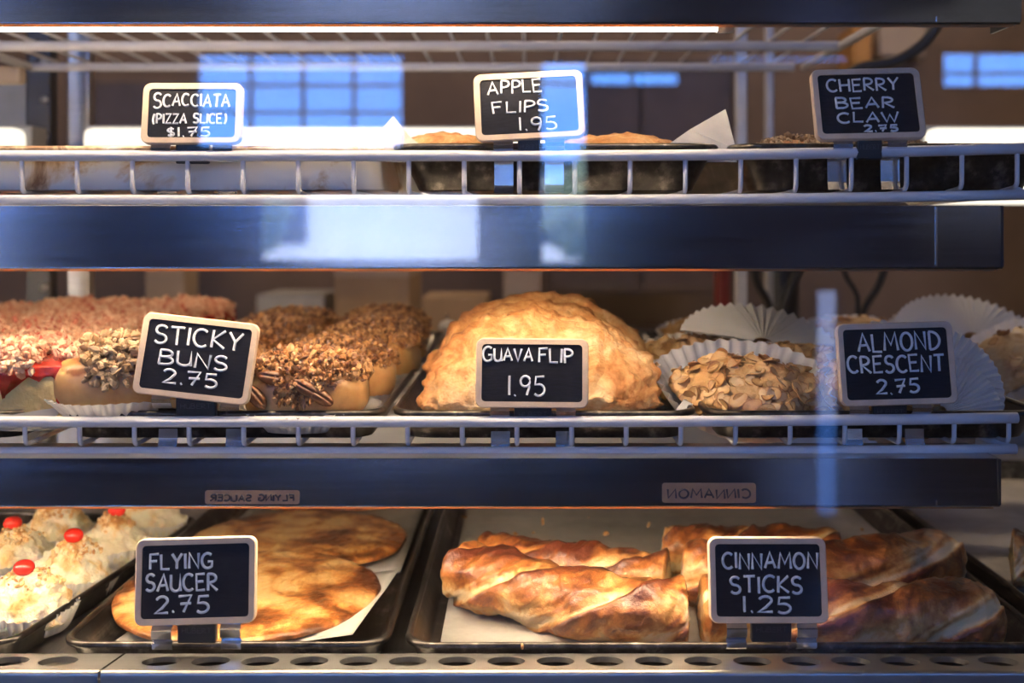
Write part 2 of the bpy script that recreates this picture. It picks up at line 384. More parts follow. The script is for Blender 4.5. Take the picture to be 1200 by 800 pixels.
for n, (x0, x1, z0, z1, vb, hb) in enumerate(wins, 1):
    e = tag(bpy.data.objects.new('window_%d' % n, None), kind='structure'); C.objects.link(e); e.location = ((x0+x1)/2, YF-0.06, z0)
    ox, oz = -(x0+x1)/2, -z0
    f = 0.012 if (x1-x0) < 0.4 or (z1-z0) < 0.1 else 0.022
    g = [box(x0+ox, x0+f+ox, -.02, .02, 0, z1-z0), box(x1-f+ox, x1+ox, -.02, .02, 0, z1-z0), box(x0+ox, x1+ox, -.02, .02, 0, f), box(x0+ox, x1+ox, -.02, .02, z1-z0-f, z1-z0)]
    tag(ob('window_frame', join(*g), M['mullion'], e, False), kind='structure')
    for a in vb: tag(ob('glazing_bar', box(a-.006+ox, a+.006+ox, -.012, .012, 0, z1-z0), M['mullion'], e, False), kind='structure')
    for a in hb: tag(ob('glazing_bar', box(x0+ox, x1+ox, -.011, .011, a-.005+oz, a+.005+oz), M['mullion'], e, False), kind='structure')
    tag(ob('pane', box(x0+ox, x1+ox, -.002, .002, 0, z1-z0), M['pane'], e, False), kind='structure')
    ld = bpy.data.lights.new('sky_portal', 'AREA'); ld.shape = 'RECTANGLE'; ld.size = x1-x0; ld.size_y = z1-z0; ld.cycles.is_portal = True
    lo = bpy.data.objects.new('sky_portal', ld); C.objects.link(lo); lo.location = ((x0+x1)/2, YF-0.14, (z0+z1)/2); lo.rotation_euler = (math.radians(90), 0, 0)
# the street outside
structure('ground', box(-60, 60, -60, YF-0.12, -0.15, -0.02), M['asphalt'])
fb = empty('stucco_building', (0, -24, 0), 'low pale stucco building across the street', 'building')
ob('wall', box(-22, 22, -4, 0, -0.02, 2.6), M['facade'], fb, False)
ob('roof_edge', box(-22.2, 22.2, -4.2, 0.2, 2.6, 2.75), M['mullion'], fb, False)
for k in range(7):
    x = -18+6*k
    ob('window', box(x-1, x+1, -0.02, 0.03, 0.9, 2.0), M['mullion'], fb, False)
def tree(x, y, h, r, label):
    t = empty('street_tree', (x, y, -0.02), label, 'tree', 'street trees')
    ob('trunk', tube([(0, 0, 0), (0.05, 0, h*.4), (0, 0.05, h*.8)], [0.14, 0.1, 0.05], 8), M['bark'], t)
    rg = random.Random(int(x*10)); pts = []
    for i in range(700):
        v = Vector((rg.gauss(0, 1), rg.gauss(0, 1), rg.gauss(0, 1))).normalized()*r*rg.uniform(0.55, 1.0)
        pts.append((Vector((v.x, v.y, h*.8+v.z*0.9)), Vector((0, 0, 1))))
    tag(ob('crown', chunks(pts, 0.08, 0.2, 0.01, rg, 0.3), M['leaf'], t, False), kind='stuff')
tree(1.7, -17, 2.5, 1.0, 'street tree outside the narrow shop window')
tree(-5.4, -20, 1.9, 0.8, 'small street tree outside the wide shop window')
tree(0.9, -14, 1.9, 0.65, 'small street tree between the two shop windows')

# ------------------------------------------------------------------ kitchen side, seen blurred through the case
def lamp(x, y, z, e, label, name='ceiling_lamp'):  # unseen lamps added to light up the kitchen background
    t = empty(name, (x, y, z), label, 'lamp')
    ob('housing', box(-.3, .3, -.1, .1, 0, .05), M['cap_white'], t, False)
    ob('diffuser', box(-.28, .28, -.08, .08, -.01, 0), emit('diffuser glow', (1, .74, .48), e), t, False)
lamp(-0.9, 2.3, H-0.05, KITCHEN_FILL, 'ceiling lamp over the kitchen, towards the shelf posts')
lamp(1.0, 2.3, H-0.05, KITCHEN_FILL, 'ceiling lamp over the kitchen, towards the brick wall')
kb = empty('kitchen_counter', (0, 2.6, 0), 'dark wooden kitchen counter behind the display case', 'counter')
ob('cabinet', box(-3.0, 1.2, -.75, .3, 0, 1.0), M['dark_wood'], kb, False)
ob('worktop', box(-3.02, 1.22, -.78, .33, 1.0, 1.04), M['tan'], kb, False)
def slab(name, pts, Y, d, m, label, cat, group=None):
    """a box standing behind the case: pixel rectangle at depth Y gives its front face"""
    x0, y0, x1, y1 = pts; a, b = P(x0, y1, Y), P(x1, y0, Y)
    o = empty(name, ((a.x+b.x)/2, Y+d/2, a.z), label, cat, group); w2 = (b.x-a.x)/2
    return o, w2, b.z-a.z
def kbox(name, pts, Y, d, m, label, cat, partname='body', zb=None, lidm=None):
    o, w2, h = slab(name, pts, Y, d, m, label, cat)
    if zb is not None: h += o.location.z-zb; o.location.z = zb
    ob(partname, bbox(-w2, w2, -d/2, d/2, 0, h, 0.004), m, o, False)
    if lidm: ob('flap', bbox(-w2*1.01, w2*1.01, -d/2-.003, d/2, h-.012, h+.003, 0.002), lidm, o, False)
    return o, w2, h
kbox('cardboard_box', (392, 318, 480, 400), 2.32, .25, M['card'], 'brown cardboard box on the kitchen counter behind the sticky buns', 'box', zb=1.04, lidm=M['tan'])
kbox('cardboard_box', (495, 350, 570, 400), 2.32, .2, M['card'], 'low brown cardboard box on the kitchen counter beside the tan panel', 'box', zb=1.04, lidm=M['card'])
kbox('storage_crate', (300, 345, 380, 400), 2.32, .2, M['grey_paint'], 'grey storage crate on the counter behind the sticky buns', 'crate', zb=1.04)
kbox('cabinet_panel', (590, 225, 634, 400), 2.3, .1, M['tan'], 'upright tan panel standing behind the guava flips', 'panel', 'board', zb=1.04)
kbox('cabinet_panel', (170, 100, 216, 400), 2.3, .1, M['tan'], 'upright tan panel behind the chalkboard sign for sticky buns', 'panel', 'board', zb=1.04)
o, w2, h = kbox('wall_cabinet', (640, 70, 860, 345), 2.7, .3, M['dark_wood'], 'dark wooden wall cabinet behind the apple flips', 'cabinet')
ob('door', bbox(-w2+.01, -.004, -.165, -.15, .012, h-.012, .003), M['dark_wood'], o, False)
ob('door', bbox(.004, w2-.01, -.165, -.15, .012, h-.012, .003), M['dark_wood'], o, False)
kbox('storage_bin', (110, 95, 225, 172), 2.88, .32, M['dark_wood'], 'dark brown bin high up behind the pizza slice sign', 'bin')
# brick wall at the right, built brick by brick
bw = structure('wall_partition', box(0, 1.5, 0.013, .12, 0, 1.9), M['mortar']); bw.location = (1.25, 2.6, 0)
bk = bbox(-.095, .095, -.03, .02, -.03, .03, .004, 1); bme = mesh(bk, M['stone'], False, 'brick')
for r in range(16):
    for c in range(8):
        o = ob('brick', bme, None, bw); o.location = (.06+.2*c+(.1 if r % 2 else 0), 0.03+rnd.uniform(-.006, .006), .95+.068*r)
# shelf posts and rods at the back of the case
ZD = PZ(765, .83)-0.018        # deck level
def post(px0, px1, Y, m, label, slots=True, ztop=ZC+.42, name='shelf_post'):
    x0, x1 = PX(px0, Y), PX(px1, Y); o = empty(name, ((x0+x1)/2, Y, ZD), label, 'post'); w2 = (x1-x0)/2
    ob('upright', bbox(-w2, w2, -.012, .012, 0, ztop-ZD, .003), m, o, False)
    if slots:
        for k in range(14):
            z = .05+k*.05
            ob('rivet', loft([[(w2*.45+a*math.cos(t*.785), -.012-b, z+a*math.sin(t*.785)) for t in range(8)] for a, b in ((.006, 0), (.005, .003))], False, True), M['steel'], o)
post(34, 64, 1.52, M['case_black'], 'black slotted upright at the left back of the case')
post(82, 108, 1.62, M['steel'], 'grey steel post behind the black slotted upright', False)
post(862, 874, 1.62, M['white_wire'], 'thin white rod behind the almond crescents', False)
post(897, 905, 1.75, M['white_wire'], 'thinner white rod beside a black canister', False)
o, w2, h = kbox('side_bracket', (-20, 96, 50, 152), 1.56, .02, M['grey_paint'], 'grey metal bracket plate at the left back of the case', 'bracket', 'plate')
# canister and cables
cn = empty('canister', (PX(915, 1.9), 1.9, 1.04), 'tall black canister behind the cherry bear claw sign', 'canister')
ob('body', lathe([(.028, 0), (.03, .01), (.03, .37), (.026, .375)], 24), M['case_black'], cn)
ob('lid', lathe([(.031, .376), (.031, .39), (.02, .395)], 24), M['steel'], cn)
def cable(pts, r, label):
    pp = [P(*p) for p in pts]; out = []
    for i in range(len(pp)-1):
        p0, p1, p2, p3 = pp[max(0, i-1)], pp[i], pp[i+1], pp[min(len(pp)-1, i+2)]
        for k in range(6):
            t = k/6; out.append(0.5*((2*p1)+(p2-p0)*t+(2*p0-5*p1+4*p2-p3)*t*t+(3*p1-p0-3*p2+p3)*t**3))
    out.append(pp[-1]); o = ob('power_cable', tube(out, r, 8), M['cable']); return tag(o, label, 'cable')
cable([(1110, -20, 1.6), (1095, 35, 1.6), (1055, 70, 1.6), (1000, 84, 1.62), (975, 130, 1.65), (960, 260, 1.65), (925, 340, 1.65), (900, 420, 1.65)], .008, 'thick black cable looping behind the cherry bear claw sign')
cable([(890, 240, 1.7), (885, 320, 1.7), (900, 355, 1.7), (912, 400, 1.7)], .006, 'black cable hanging behind the white rods')
cable([(1060, 200, 1.72), (1035, 320, 1.72), (1012, 365, 1.72), (1005, 420, 1.72)], .006, 'black cable hanging behind the almond crescent sign')
cable([(985, 280, 1.7), (990, 320, 1.7), (1005, 350, 1.7), (1000, 400, 1.7)], .004, 'thin black cable between two thicker ones')
kbox('red_carton', (843, 300, 856, 335), 2.1, .06, M['red'], 'small red carton behind the almond crescents', 'carton', zb=1.04)
kbox('orange_carton', (1000, 30, 1022, 76), 3.05, .15, M['orange'], 'orange carton beside the beige panel at the upper right', 'carton')
kbox('beige_panel', (1030, 28, 1085, 66), 3.12, .08, M['tan'], 'beige panel behind the cable at the upper right', 'panel', 'board')
kbox('dark_cabinet', (940, 60, 1330, 330), 2.75, .3, M['wall_shop'], 'dark cabinet hung on the wall over the brick partition', 'cabinet') if False else None

# ------------------------------------------------------------------ the display case
cs = empty('display_case', (0, 1.2, ZD), 'steel display case with stainless floor under the trays', 'display case')
ob('deck', box(-1.2, .85, -.42, .5, -.02, 0), M['deck'], cs, False)
ob('back_ledge', bbox(-1.2, .85, .5, .53, -.02, .05, .004), M['steel'], cs, False)
ob('side_panel', bbox(.80, .83, -.42, .5, 0, .75, .004), M['case_black'], cs, False)
ob('side_panel', bbox(-1.2, -1.17, -.42, .5, 0, .75, .004), M['case_black'], cs, False)
gp = tag(ob('front_glass', box(-1.2, .85, GY-.003, GY, 0.955, 1.62), M['front_glass'], None, False), 'clear front glass of the case reflecting blue windows', 'glass')
# perforated front plates: sloped strip with round holes and a turned-down front lip
def vent_plate(label, holes, xa, xb, xa2, xb2):
    """holes: x positions; xa/xb ends at the front edge, xa2/xb2 at the back edge"""
    y0, y1 = .782, .829; z0, z1 = PZ(785, .782), PZ(765.5, .829)
    o = empty('vent_plate', (0, y0, z0), label, 'vent plate')
    L = math.hypot(y1-y0, z1-z0); V, Fc = [], []; R = .0134; vc = L*.53
    def pt(x, s, d=0): return (x, (y1-y0)*s/L, (z1-z0)*s/L-d)
    bounds = []
    for i, h in enumerate(holes):
        a0, a1 = (xa, xa2) if i == 0 else ((holes[i-1]+h)/2,)*2
        b0, b1 = (xb, xb2) if i == len(holes)-1 else ((h+holes[i+1])/2,)*2
        bounds.append((a0, a1, b0, b1))
    for h, (a0, a1, b0, b1) in zip(holes, bounds):
        n = 32; base = len(V); outer = []
        for k in range(n):
            t = 2*math.pi*k/n; c, s = math.cos(t), math.sin(t)
            # project ray on the quad outline
            sc = min((L-vc)/s if s > 1e-9 else 1e9, -vc/s if s < -1e-9 else 1e9)
            xo = h+c*sc; so_ = vc+s*sc
            lim_r = lambda sv: b0+(b1-b0)*sv/L
            lim_l = lambda sv: a0+(a1-a0)*sv/L
            if xo > lim_r(so_):
                q = (lim_r(vc)-h)/max(1e-9, c-(b1-b0)/L*s); xo, so_ = h+c*q, vc+s*q
            elif xo < lim_l(so_):
                q = (lim_l(vc)-h)/min(-1e-9, c-(a1-a0)/L*s); xo, so_ = h+c*q, vc+s*q
            outer.append((xo, so_))
        for k in range(n):
            t = 2*math.pi*k/n
            V.append(pt(*outer[k])); V.append(pt(h+R*math.cos(t), vc+R*math.sin(t))); V.append(pt(h+R*1.0*math.cos(t), vc+R*math.sin(t), .004))
        for k in range(n):
            j = (k+1) % n
            Fc.append((base+3*k, base+3*j, base+3*j+1, base+3*k+1)); Fc.append((base+3*k+1, base+3*j+1, base+3*j+2, base+3*k+2))
        # fill the corners the rays cut off
        for cxx, ss in ((a0, 0), (b0, 0), (b1, L), (a1, L)):
            kk = min(range(n), key=lambda k: (outer[k][0]-cxx)**2+(outer[k][1]-ss)**2)
            for d in (-1, 0):
                q = len(V); V.append(pt(cxx, ss)); Fc.append((q, base+3*((kk+d) % n), base+3*((kk+d+1) % n)))
    ob('perforated_top', (V, Fc), M['steel'], o, False)
    rr = .003; prof = [(0, 0)]+[(-rr*math.sin(a*.2618), -rr*(1-math.cos(a*.2618))) for a in range(1, 7)]+[(-rr, -.05)]
    ob('front_lip', loft([[(x, yy, zz) for yy, zz in prof] for x in (xa, xb)], closed=False), M['steel'], o, True)
    return o
vh = [PX(190+57.6*i, .808) for i in range(20)]
g1 = PX(118, .782); g2 = PX(146, .829)
vent_plate('long perforated steel plate along the case front', vh, g1+.001, PX(1340, .8), g2+.001, PX(1340, .8))
vent_plate('short perforated steel plate at the left corner of the case front', [PX(69-57.6*i, .808) for i in (3, 2, 1, 0)], PX(-190, .8), g1-.001, PX(-190, .8), g2-.001)
tag(ob('vent_duct', box(-1.2, .85, .785, .826, PZ(775, .8)-.07, PZ(775, .8)-.045), M['case_black'], None, False), 'dark air duct under the perforated plates', 'duct')

# wire shelves ------------------------------------------------------------------------------
YU, YM = .850, .860
def wire_shelf(label, Y, ztop, zlow, px0, n, pitch, xr, rise, depth=.68):
    o = empty('wire_shelf', (0, Y, zlow), label, 'shelf'); X0 = -1.15
    def up(x): return rise*max(0, (x-.0))**2/.137 - 0.0
    dz = ztop-zlow
    pts = [(x, 0, dz+up(x)) for x in np.linspace(X0, xr, 30)]
    ob('top_rail', tube(pts, .0042, 12), M['white_wire'], o)
    pts = [(x, .0025, up(x)*.7) for x in np.linspace(X0, xr, 30)]
    ob('lower_rail', tube(pts, .0040, 12), M['white_wire'], o)
    zz = .0055
    for i in range(-12, n):
        x = PX(px0+pitch*i, Y)
        if x < X0+.02: continue
        u = up(x); path = [(x, 0, dz+u)]
        path += [(x, .0002, zz+.006+u*.8)]
        for a in range(1, 5): t = a/4*math.pi/2; path.append((x, .006*(1-math.cos(t)), zz+.006*(1-math.sin(t))+u*.7))
        path += [(x, .05, zz), (x, depth, zz)]
        ob('wire', tube(path, .0019, 8), M['white_wire'], o)
    ob('side_rail', tube([(xr-.006, .002, up(xr)), (xr-.006, depth, 0)], .004, 8), M['white_wire'], o)
    for y in (.25, .47, depth):
        ob('cross_rail', tube([(X0, y, 0), (xr-.006, y, 0)], .004, 8), M['white_wire'], o)
    return o
ZU_T, ZU_L = PZ(182.5, YU), PZ(234, YU)
ZM_T, ZM_L = PZ(494, YM), PZ(530, YM)
wire_shelf('white wire shelf carrying the apple flips, top one at the front', YU, ZU_T, ZU_L, 25.6, 19, 64.8, PX(1205, YU), .0055)
wire_shelf('white wire shelf carrying sticky buns and almond crescents', YM, ZM_T, ZM_L, 29.3, 19, 64.05, PX(1192, YM), .0030)
# top wire shelf seen from below
ts = empty('wire_shelf', (0, 0, PZ(50, 1.29)), 'bare white wire rack seen from below at the top', 'shelf')
ob('cross_rail', tube([(-1.1, 1.29, -.004), (PX(985, 1.29), 1.29, -.004)], .0058, 10), M['white_wire'], ts)
ob('cross_rail', tube([(PX(36, 1.46), 1.46, -.004), (PX(930, 1.46), 1.46, -.004)], .0055, 10), M['white_wire'], ts)
ob('cross_rail', tube([(-1.1, .93, -.004), (PX(985, 1.29), .93, -.004)], .0045, 10), M['white_wire'], ts)
ob('side_rail', tube([(PX(985, 1.29), .93, -.004), (PX(985, 1.29), 1.46, -.004)], .005, 10), M['white_wire'], ts)
ob('side_rail', tube([(PX(36, 1.46), .93, -.004), (PX(36, 1.46), 1.46, -.004)], .005, 10), M['white_wire'], ts)
for i in range(26):
    x = .318-.0405*i
    if x < PX(36, 1.46)+.01: continue
    ob('wire', tube([(x, .92, .004), (x, 1.47, .004)], .0022, 8), M['white_wire'], ts)
tag(ob('bracket_arm', bbox(PX(-40, 1.35), PX(32, 1.35), 1.33, 1.35, PZ(100, 1.35), PZ(80, 1.35), .004), M['tan'], None, False), 'beige bracket arm under the bare rack at the far left', 'bracket')

# fascias with lamp tubes behind them --------------------------------------------------------
def fascia(label, Y, y0, y1, pxr, tilt=0.0, lamp_label=None, lamp_px=840, lamp_dy=None):
    zt, zb = PZ(y0, Y), PZ(y1, Y); o = empty('steel_fascia', (0, Y, zb), label, 'fascia'); h = zt-zb; xr = PX(pxr, Y); k = math.tan(math.radians(tilt))*h
    g = ([(-1.15, 0, 0), (xr, 0, 0), (xr, k, h), (-1.15, k, h), (-1.15, .0015, 0), (xr, .0015, 0), (xr, k+.0015, h), (-1.15, k+.0015, h)],
         [(0, 1, 2, 3), (5, 4, 7, 6), (1, 5, 6, 2), (4, 0, 3, 7), (3, 2, 6, 7), (4, 5, 1, 0)])
    ob('panel', g, M['fascia'], o, False)
    ob('hem', tube([(-1.15, .0012, -.0004), (xr, .0012, -.0004)], .0011, 8), M['clip'], o)
    ob('diffuser_edge', box(-1.15, xr-.004, .0022, .0034, -.0030, .004), M['amber'], o, False)  # added strip; its amber colour stands in for lamplight along the hem
    ob('seam', box(PX(1097, Y)-.0006, PX(1097, Y)+.0006, -.0012+k*.5, .0006+k*.5, .001, h-.001) if abs(tilt) < 1 else box(PX(1097, Y)-.0006, PX(1097, Y)+.0006, -.001+k*.0, .002, .0, .004), M['clip'], o, False)
    ob('top_flange', box(-1.15, xr, k+.0015, k+.06, h-.0015, h), M['steel'], o, False)
    ob('end_cap', bbox(xr-.0015, xr+.001, 0, .05, 0, h, .0004, 1), M['case_black'], o, False)
    LO = .018; xe = PX(lamp_px, Y+LO); zl = PZ(lamp_dy, Y+LO)
    t = empty('tube_lamp', (0, Y+LO, zl), lamp_label, 'lamp')
    ob('tube', tube([(-1.13, 0, 0), (xe, 0, 0)], .0029, 12), M['tubes'][NT[0]], t); NT[0] += 1
    ob('end_cap', tube([(xe, 0, 0), (xe+.012, 0, 0)], .0045, 12), M['cap_white'], t)
    ob('reflector', box(-1.13, xe+.012, -.008, .02, .007, .008), M['cap_white'], t, False)
    return o
fascia('polished steel fascia at the very top of the case', YU-.045, -60, 26.0, 1196, -8, 'lit lamp tube below the topmost fascia', 840, 32)
fascia('polished steel fascia below the apple flips shelf', YU-.016, 241, 313, 1175, 0.5, 'lamp tube behind the fascia over the sticky buns', 840, 303)
fm = fascia('polished steel fascia below the sticky buns shelf', YM-.024, 538, 592, 1172, 4.0, 'lamp tube behind the fascia over the cinnamon sticks', 900, 581)

# ------------------------------------------------------------------ chalk lettering
def arc(cx, cy, rx_, ry_, a0, a1, n=8): return [(cx+rx_*math.cos(math.radians(a0+(a1-a0)*k/n)), cy+ry_*math.sin(math.radians(a0+(a1-a0)*k/n))) for k in range(n+1)]
G = {
 'A': (.66, [[(0, 0), (.33, 1), (.66, 0)], [(.1, .32), (.58, .36)]]),
 'B': (.58, [[(0, 0), (.02, 1)], [(0, 1)]+arc(.25, .77, .27, .23, 80, -80)+[(.04, .53)], [(.04, .53)]+arc(.28, .27, .3, .26, 80, -85)+[(0, 0)]]),
 'C': (.62, [arc(.36, .5, .36, .5, 48, 312, 14)]),
 'D': (.62, [[(.04, 0), (.02, 1)], [(0, 1)]+arc(.1, .5, .52, .5, 80, -80, 12)+[(.02, 0)]]),
 'E': (.52, [[(.52, 1), (0, .98), (.02, 0), (.54, .02)], [(.02, .52), (.44, .54)]]),
 'F': (.5, [[(.52, 1), (0, .98), (.02, 0)], [(.02, .52), (.42, .54)]]),
 'G': (.66, [arc(.36, .5, .36, .5, 50, 300, 14)+[(.62, .12), (.64, .44), (.38, .44)]]),
 'H': (.6, [[(0, 1), (.02, 0)], [(.6, 1), (.58, 0)], [(.02, .5), (.58, .54)]]),
 'I': (.06, [[(.03, 1), (.03, 0)]]),
 'K': (.58, [[(.02, 1), (.02, 0)], [(.56, 1), (.04, .46), (.6, 0)]]),
 'L': (.5, [[(.02, 1), (.02, .02), (.52, 0)]]),
 'M': (.8, [[(0, 0), (.1, 1), (.4, .3), (.7, 1), (.8, 0)]]),
 'N': (.6, [[(0, 0), (.03, 1), (.57, 0), (.6, 1)]]),
 'O': (.68, [arc(.34, .5, .34, .5, 90, 450, 18)]),
 'P': (.52, [[(.02, 0), (.02, 1)], [(0, 1)]+arc(.2, .73, .32, .27, 80, -85)+[(.03, .46)]]),
 'R': (.58, [[(.02, 0), (.02, 1)], [(0, 1)]+arc(.2, .75, .32, .25, 80, -85)+[(.05, .5), (.6, 0)]]),
 'S': (.54, [arc(.29, .75, .25, .25, 30, 250, 9)+arc(.27, .25, .27, .26, 75, -150, 10)]),
 'T': (.6, [[(0, .98), (.62, 1)], [(.31, 1), (.3, 0)]]),
 'U': (.58, [[(0, 1), (.0, .3)]+arc(.29, .28, .29, .28, 180, 360, 8)+[(.58, 1), (.6, 0)]]),
 'V': (.6, [[(0, 1), (.3, 0), (.62, 1)]]),
 'W': (.85, [[(0, 1), (.22, 0), (.43, .75), (.62, 0), (.88, 1)]]),
 'Y': (.6, [[(0, 1), (.3, .48)], [(.62, 1), (.3, .48), (.28, 0)]]),
 'Z': (.55, [[(0, .97), (.55, 1), (0, 0), (.56, .03)]]),
 '1': (.1, [[(.04, 1), (.06, 0)]]),
 '2': (.56, [arc(.27, .74, .25, .26, 165, -20, 8)+[(.3, .3), (.0, .0), (.58, .02)]]),
 '5': (.54, [[(.52, 1), (.1, .98), (.06, .58)]+arc(.26, .3, .28, .3, 85, -140, 10)]),
 '7': (.58, [[(0, .94), (.56, 1), (.22, 0)], [(.08, .48), (.55, .52)]]),
 '9': (.5, [arc(.25, .72, .24, .27, 20, 380, 12)+[(.46, .4), (.34, 0)]]),
 '.': (.1, [[(.03, .0), (.08, .05)]]),
 '(': (.22, [arc(.3, .45, .28, .62, 120, 240, 8)]),
 ')': (.22, [arc(-.05, .45, .28, .62, 60, -60, 8)]),
 '$': (.46, [arc(.24, .68, .2, .2, 40, 250, 8)+arc(.23, .28, .2, .2, 70, -140, 8), [(.24, 1.05), (.23, -.05)]]),
 ' ': (.35, []),
}
def lettering(lines, W, Hh, r, rg, name='lettering', m='chalk'):
    """lines: (text, u0, u1, v0, v1) in fractions of the sign; v runs downwards. Local plane: x right, z up, y = 0"""
    cu = bpy.data.curves.new(name, 'CURVE'); cu.dimensions = '3D'; cu.bevel_depth = r; cu.bevel_resolution = 1; cu.use_fill_caps = True
    for ln in lines:
        tx, u0, u1, v0, v1 = ln[:5]; big = ln[5] if len(ln) > 5 else 1.0
        gap = .2; tot = sum(G[c][0] for c in tx)+gap*(len(tx)-1)+ (G[tx[0]][0]*(big-1))
        hh = (v1-v0)*Hh*.86; ww = (u1-u0)*W; sxx = ww/tot; x = (u0-.5)*W
        for i, c in enumerate(tx):
            gw, st = G[c]; s = big if i == 0 else 1.0; dz = rg.uniform(-.05, .05)*hh; sl = rg.uniform(-.05, .05)
            for pl in st:
                sp = cu.splines.new('POLY'); sp.points.add(len(pl)-1)
                for k, (a, b) in enumerate(pl):
                    zz = (.5-v1)*Hh + .07*(v1-v0)*Hh + b*hh*s - (hh*(s-1)*.5) + dz
                    sp.points[k].co = (x+(a*s+sl*b)*sxx, 0, zz, 1)
            x += (gw*s+gap)*sxx
    cu.materials.append(M[m]); tmp = bpy.data.objects.new('tmp', cu); C.objects.link(tmp)
    bpy.context.view_layer.update(); me = bpy.data.meshes.new_from_object(tmp.evaluated_get(bpy.context.evaluated_depsgraph_get()))
    bpy.data.objects.remove(tmp); bpy.data.curves.remove(cu); me.name = name
    o = bpy.data.objects.new(name, me); C.objects.link(o); return o

def rr_xz(w2, h2, r, y, n=5):
    return [(x, y, z) for x, z, _ in rrect(-w2, w2, -h2, h2, r, 0, n)]
def sign(label, cx, cy, wpx, hpx, roll, Y, lines, clips, zclip_bot, cw=.0146, lean=9, yaw=0, r=.00088, over=False, name='chalkboard_sign', frame_r=.006, stroke=None):
    W, Hh = wpx*Y/F, hpx*Y/F/math.cos(math.radians(lean)); c = P(cx, cy, Y)
    o = empty(name, c, label, 'sign', 'chalkboard price signs')
    R = Euler((math.radians(-lean), math.radians(roll), math.radians(yaw)), 'XYZ')
    rm = R.to_matrix()
    def part(n, geo, m, smooth=False):
        q = ob(n, geo, m, o, smooth); q.rotation_euler = R; return q
    b = .0047; T = .0030
    fr_ = loft([rr_xz(W/2-b, Hh/2-b, .003, -T+.0011), rr_xz(W/2-b, Hh/2-b, .003, -T), rr_xz(W/2-.0008, Hh/2-.0008, frame_r-.001, -T-.0002), rr_xz(W/2, Hh/2, frame_r, -T+.001), rr_xz(W/2, Hh/2, frame_r, T), rr_xz(W/2-b, Hh/2-b, .003, T)], False, True)
    part('frame', fr_, M['frame_wood'])
    part('board', loft([rr_xz(W/2-b+.0004, Hh/2-b+.0004, .003, -T+.0012), rr_xz(W/2-b+.0004, Hh/2-b+.0004, .003, 0)], True, True), M['slate'])
    tx = lettering(lines, W, Hh, r, random.Random(len(label)*3+int(cx))); tx.parent = o
    tx.rotation_euler = R; tx.location = rm @ Vector((0, -T+.0010, 0))
    # clips: sprung steel strips and a black block under the board
    zb = -Hh/2*math.cos(math.radians(lean)); yb = -math.sin(math.radians(lean))*Hh/2 + .001
    def strip(x, w2, prof, m, nm):
        zs_ = -math.tan(math.radians(roll))*x
        outer = prof; nrm = []
        for i in range(len(outer)):
            a = outer[max(0, i-1)]; c2 = outer[min(len(outer)-1, i+1)]; d = Vector((c2[0]-a[0], c2[1]-a[1])).normalized(); nrm.append((-d.y*.0007, d.x*.0007))
        l1 = [[(x+s*w2, p[0], p[1]+(zs_ if i < 4 else zs_*.3)) for i, p in enumerate(outer)] for s in (-1, 1)]
        l2 = [[(x+s*w2, p[0]+q[0], p[1]+q[1]+(zs_ if i < 4 else zs_*.3)) for i, (p, q) in enumerate(zip(outer, nrm))] for s in (-1, 1)]
        n = len(outer); V = l1[0]+l1[1]+l2[0]+l2[1]; Fc = []
        for i in range(n-1):
            Fc += [(i, i+1, n+i+1, n+i), (2*n+i, 3*n+i, 3*n+i+1, 2*n+i+1), (i, 2*n+i, 2*n+i+1, i+1), (n+i, n+i+1, 3*n+i+1, 3*n+i)]
        Fc += [(0, n, 3*n, 2*n), (n-1, 3*n-1, 4*n-1, 2*n-1)]
        return ob(nm, (V, Fc), m, o, False)
    zt = zclip_bot-c.z
    for px in clips:
        x = PX(px, Y)-c.x
        if over:
            prof = [(yb+.001, zb+.004), (yb+.0, zb-.001), (yb-.003, zb-.004), (yb-.002, zb-.010), (yb+.002, zb-.013), (yb-.0005, zb-.0145), (yb-.0005, zb-.018), (yb+.0015, zb-.0192), (yb+.002, zt)]
        else:
            prof = [(yb+.001, zb+.006), (yb+.001, zb+.001), (yb-.0015, zb-.0025), (yb-.001, zb-.0055), (yb+.003, zb-.008), (yb+.0145, zb-.0105), (yb+.0165, zb-.014), (yb+.016, zt+.006), (yb+.0135, zt)]
        strip(x, cw/2, prof, M['clip'], 'clip')
    xm = PX(sum(clips)/len(clips), Y)-c.x; dx = abs(PX(clips[1], Y)-PX(clips[0], Y))/2-cw/2-.0035
    zr = -math.tan(math.radians(roll))*xm
    bl = ob('clip_block', bbox(xm-dx, xm+dx, yb, yb+.006, zb-.0145+zr, zb+.003+zr, .0012), M['black_plastic'], o, False)
    em = lettering([('HUBERT', .0, 1, .0, 1)], dx*1.5, .0042, .00018, random.Random(3), 'embossed_text', 'emboss'); em.parent = bl
    em.location = (xm, yb, zb-.005+zr)
    return o
sU, sM, sB = YU-.004+.006, YM+.004, .822
sign('chalkboard sign for pizza slices, smallest, left end of the top shelf', 226, 133.5, 117, 72, 0, sU, [('SCACCIATA', .11, .87, .17, .40, 1.25), ('(PIZZA SLICE)', .11, .84, .50, .68), ('$1.75', .26, .68, .72, .89)], (190, 262), PZ(227, YU+.015), r=.00085)
sign('chalkboard sign for apple flips, in the middle of the top shelf', 620, 124.5, 128, 80, -2.9, sU, [('APPLE', .13, .62, .10, .32), ('FLIPS', .17, .67, .41, .60), ('1.95', .40, .74, .66, .88)], (590, 650), PZ(226, YU+.015))
sign('chalkboard sign for cherry bear claws, on the top shelf', 1016.5, 122.5, 128, 85, -1.3, sU, [('CHERRY', .14, .79, .13, .33), ('BEAR', .21, .73, .40, .57), ('CLAW', .21, .76, .61, .77), ('2.75', .44, .74, .80, .90)], (985, 1048), PZ(222, YU+.015), lean=15)
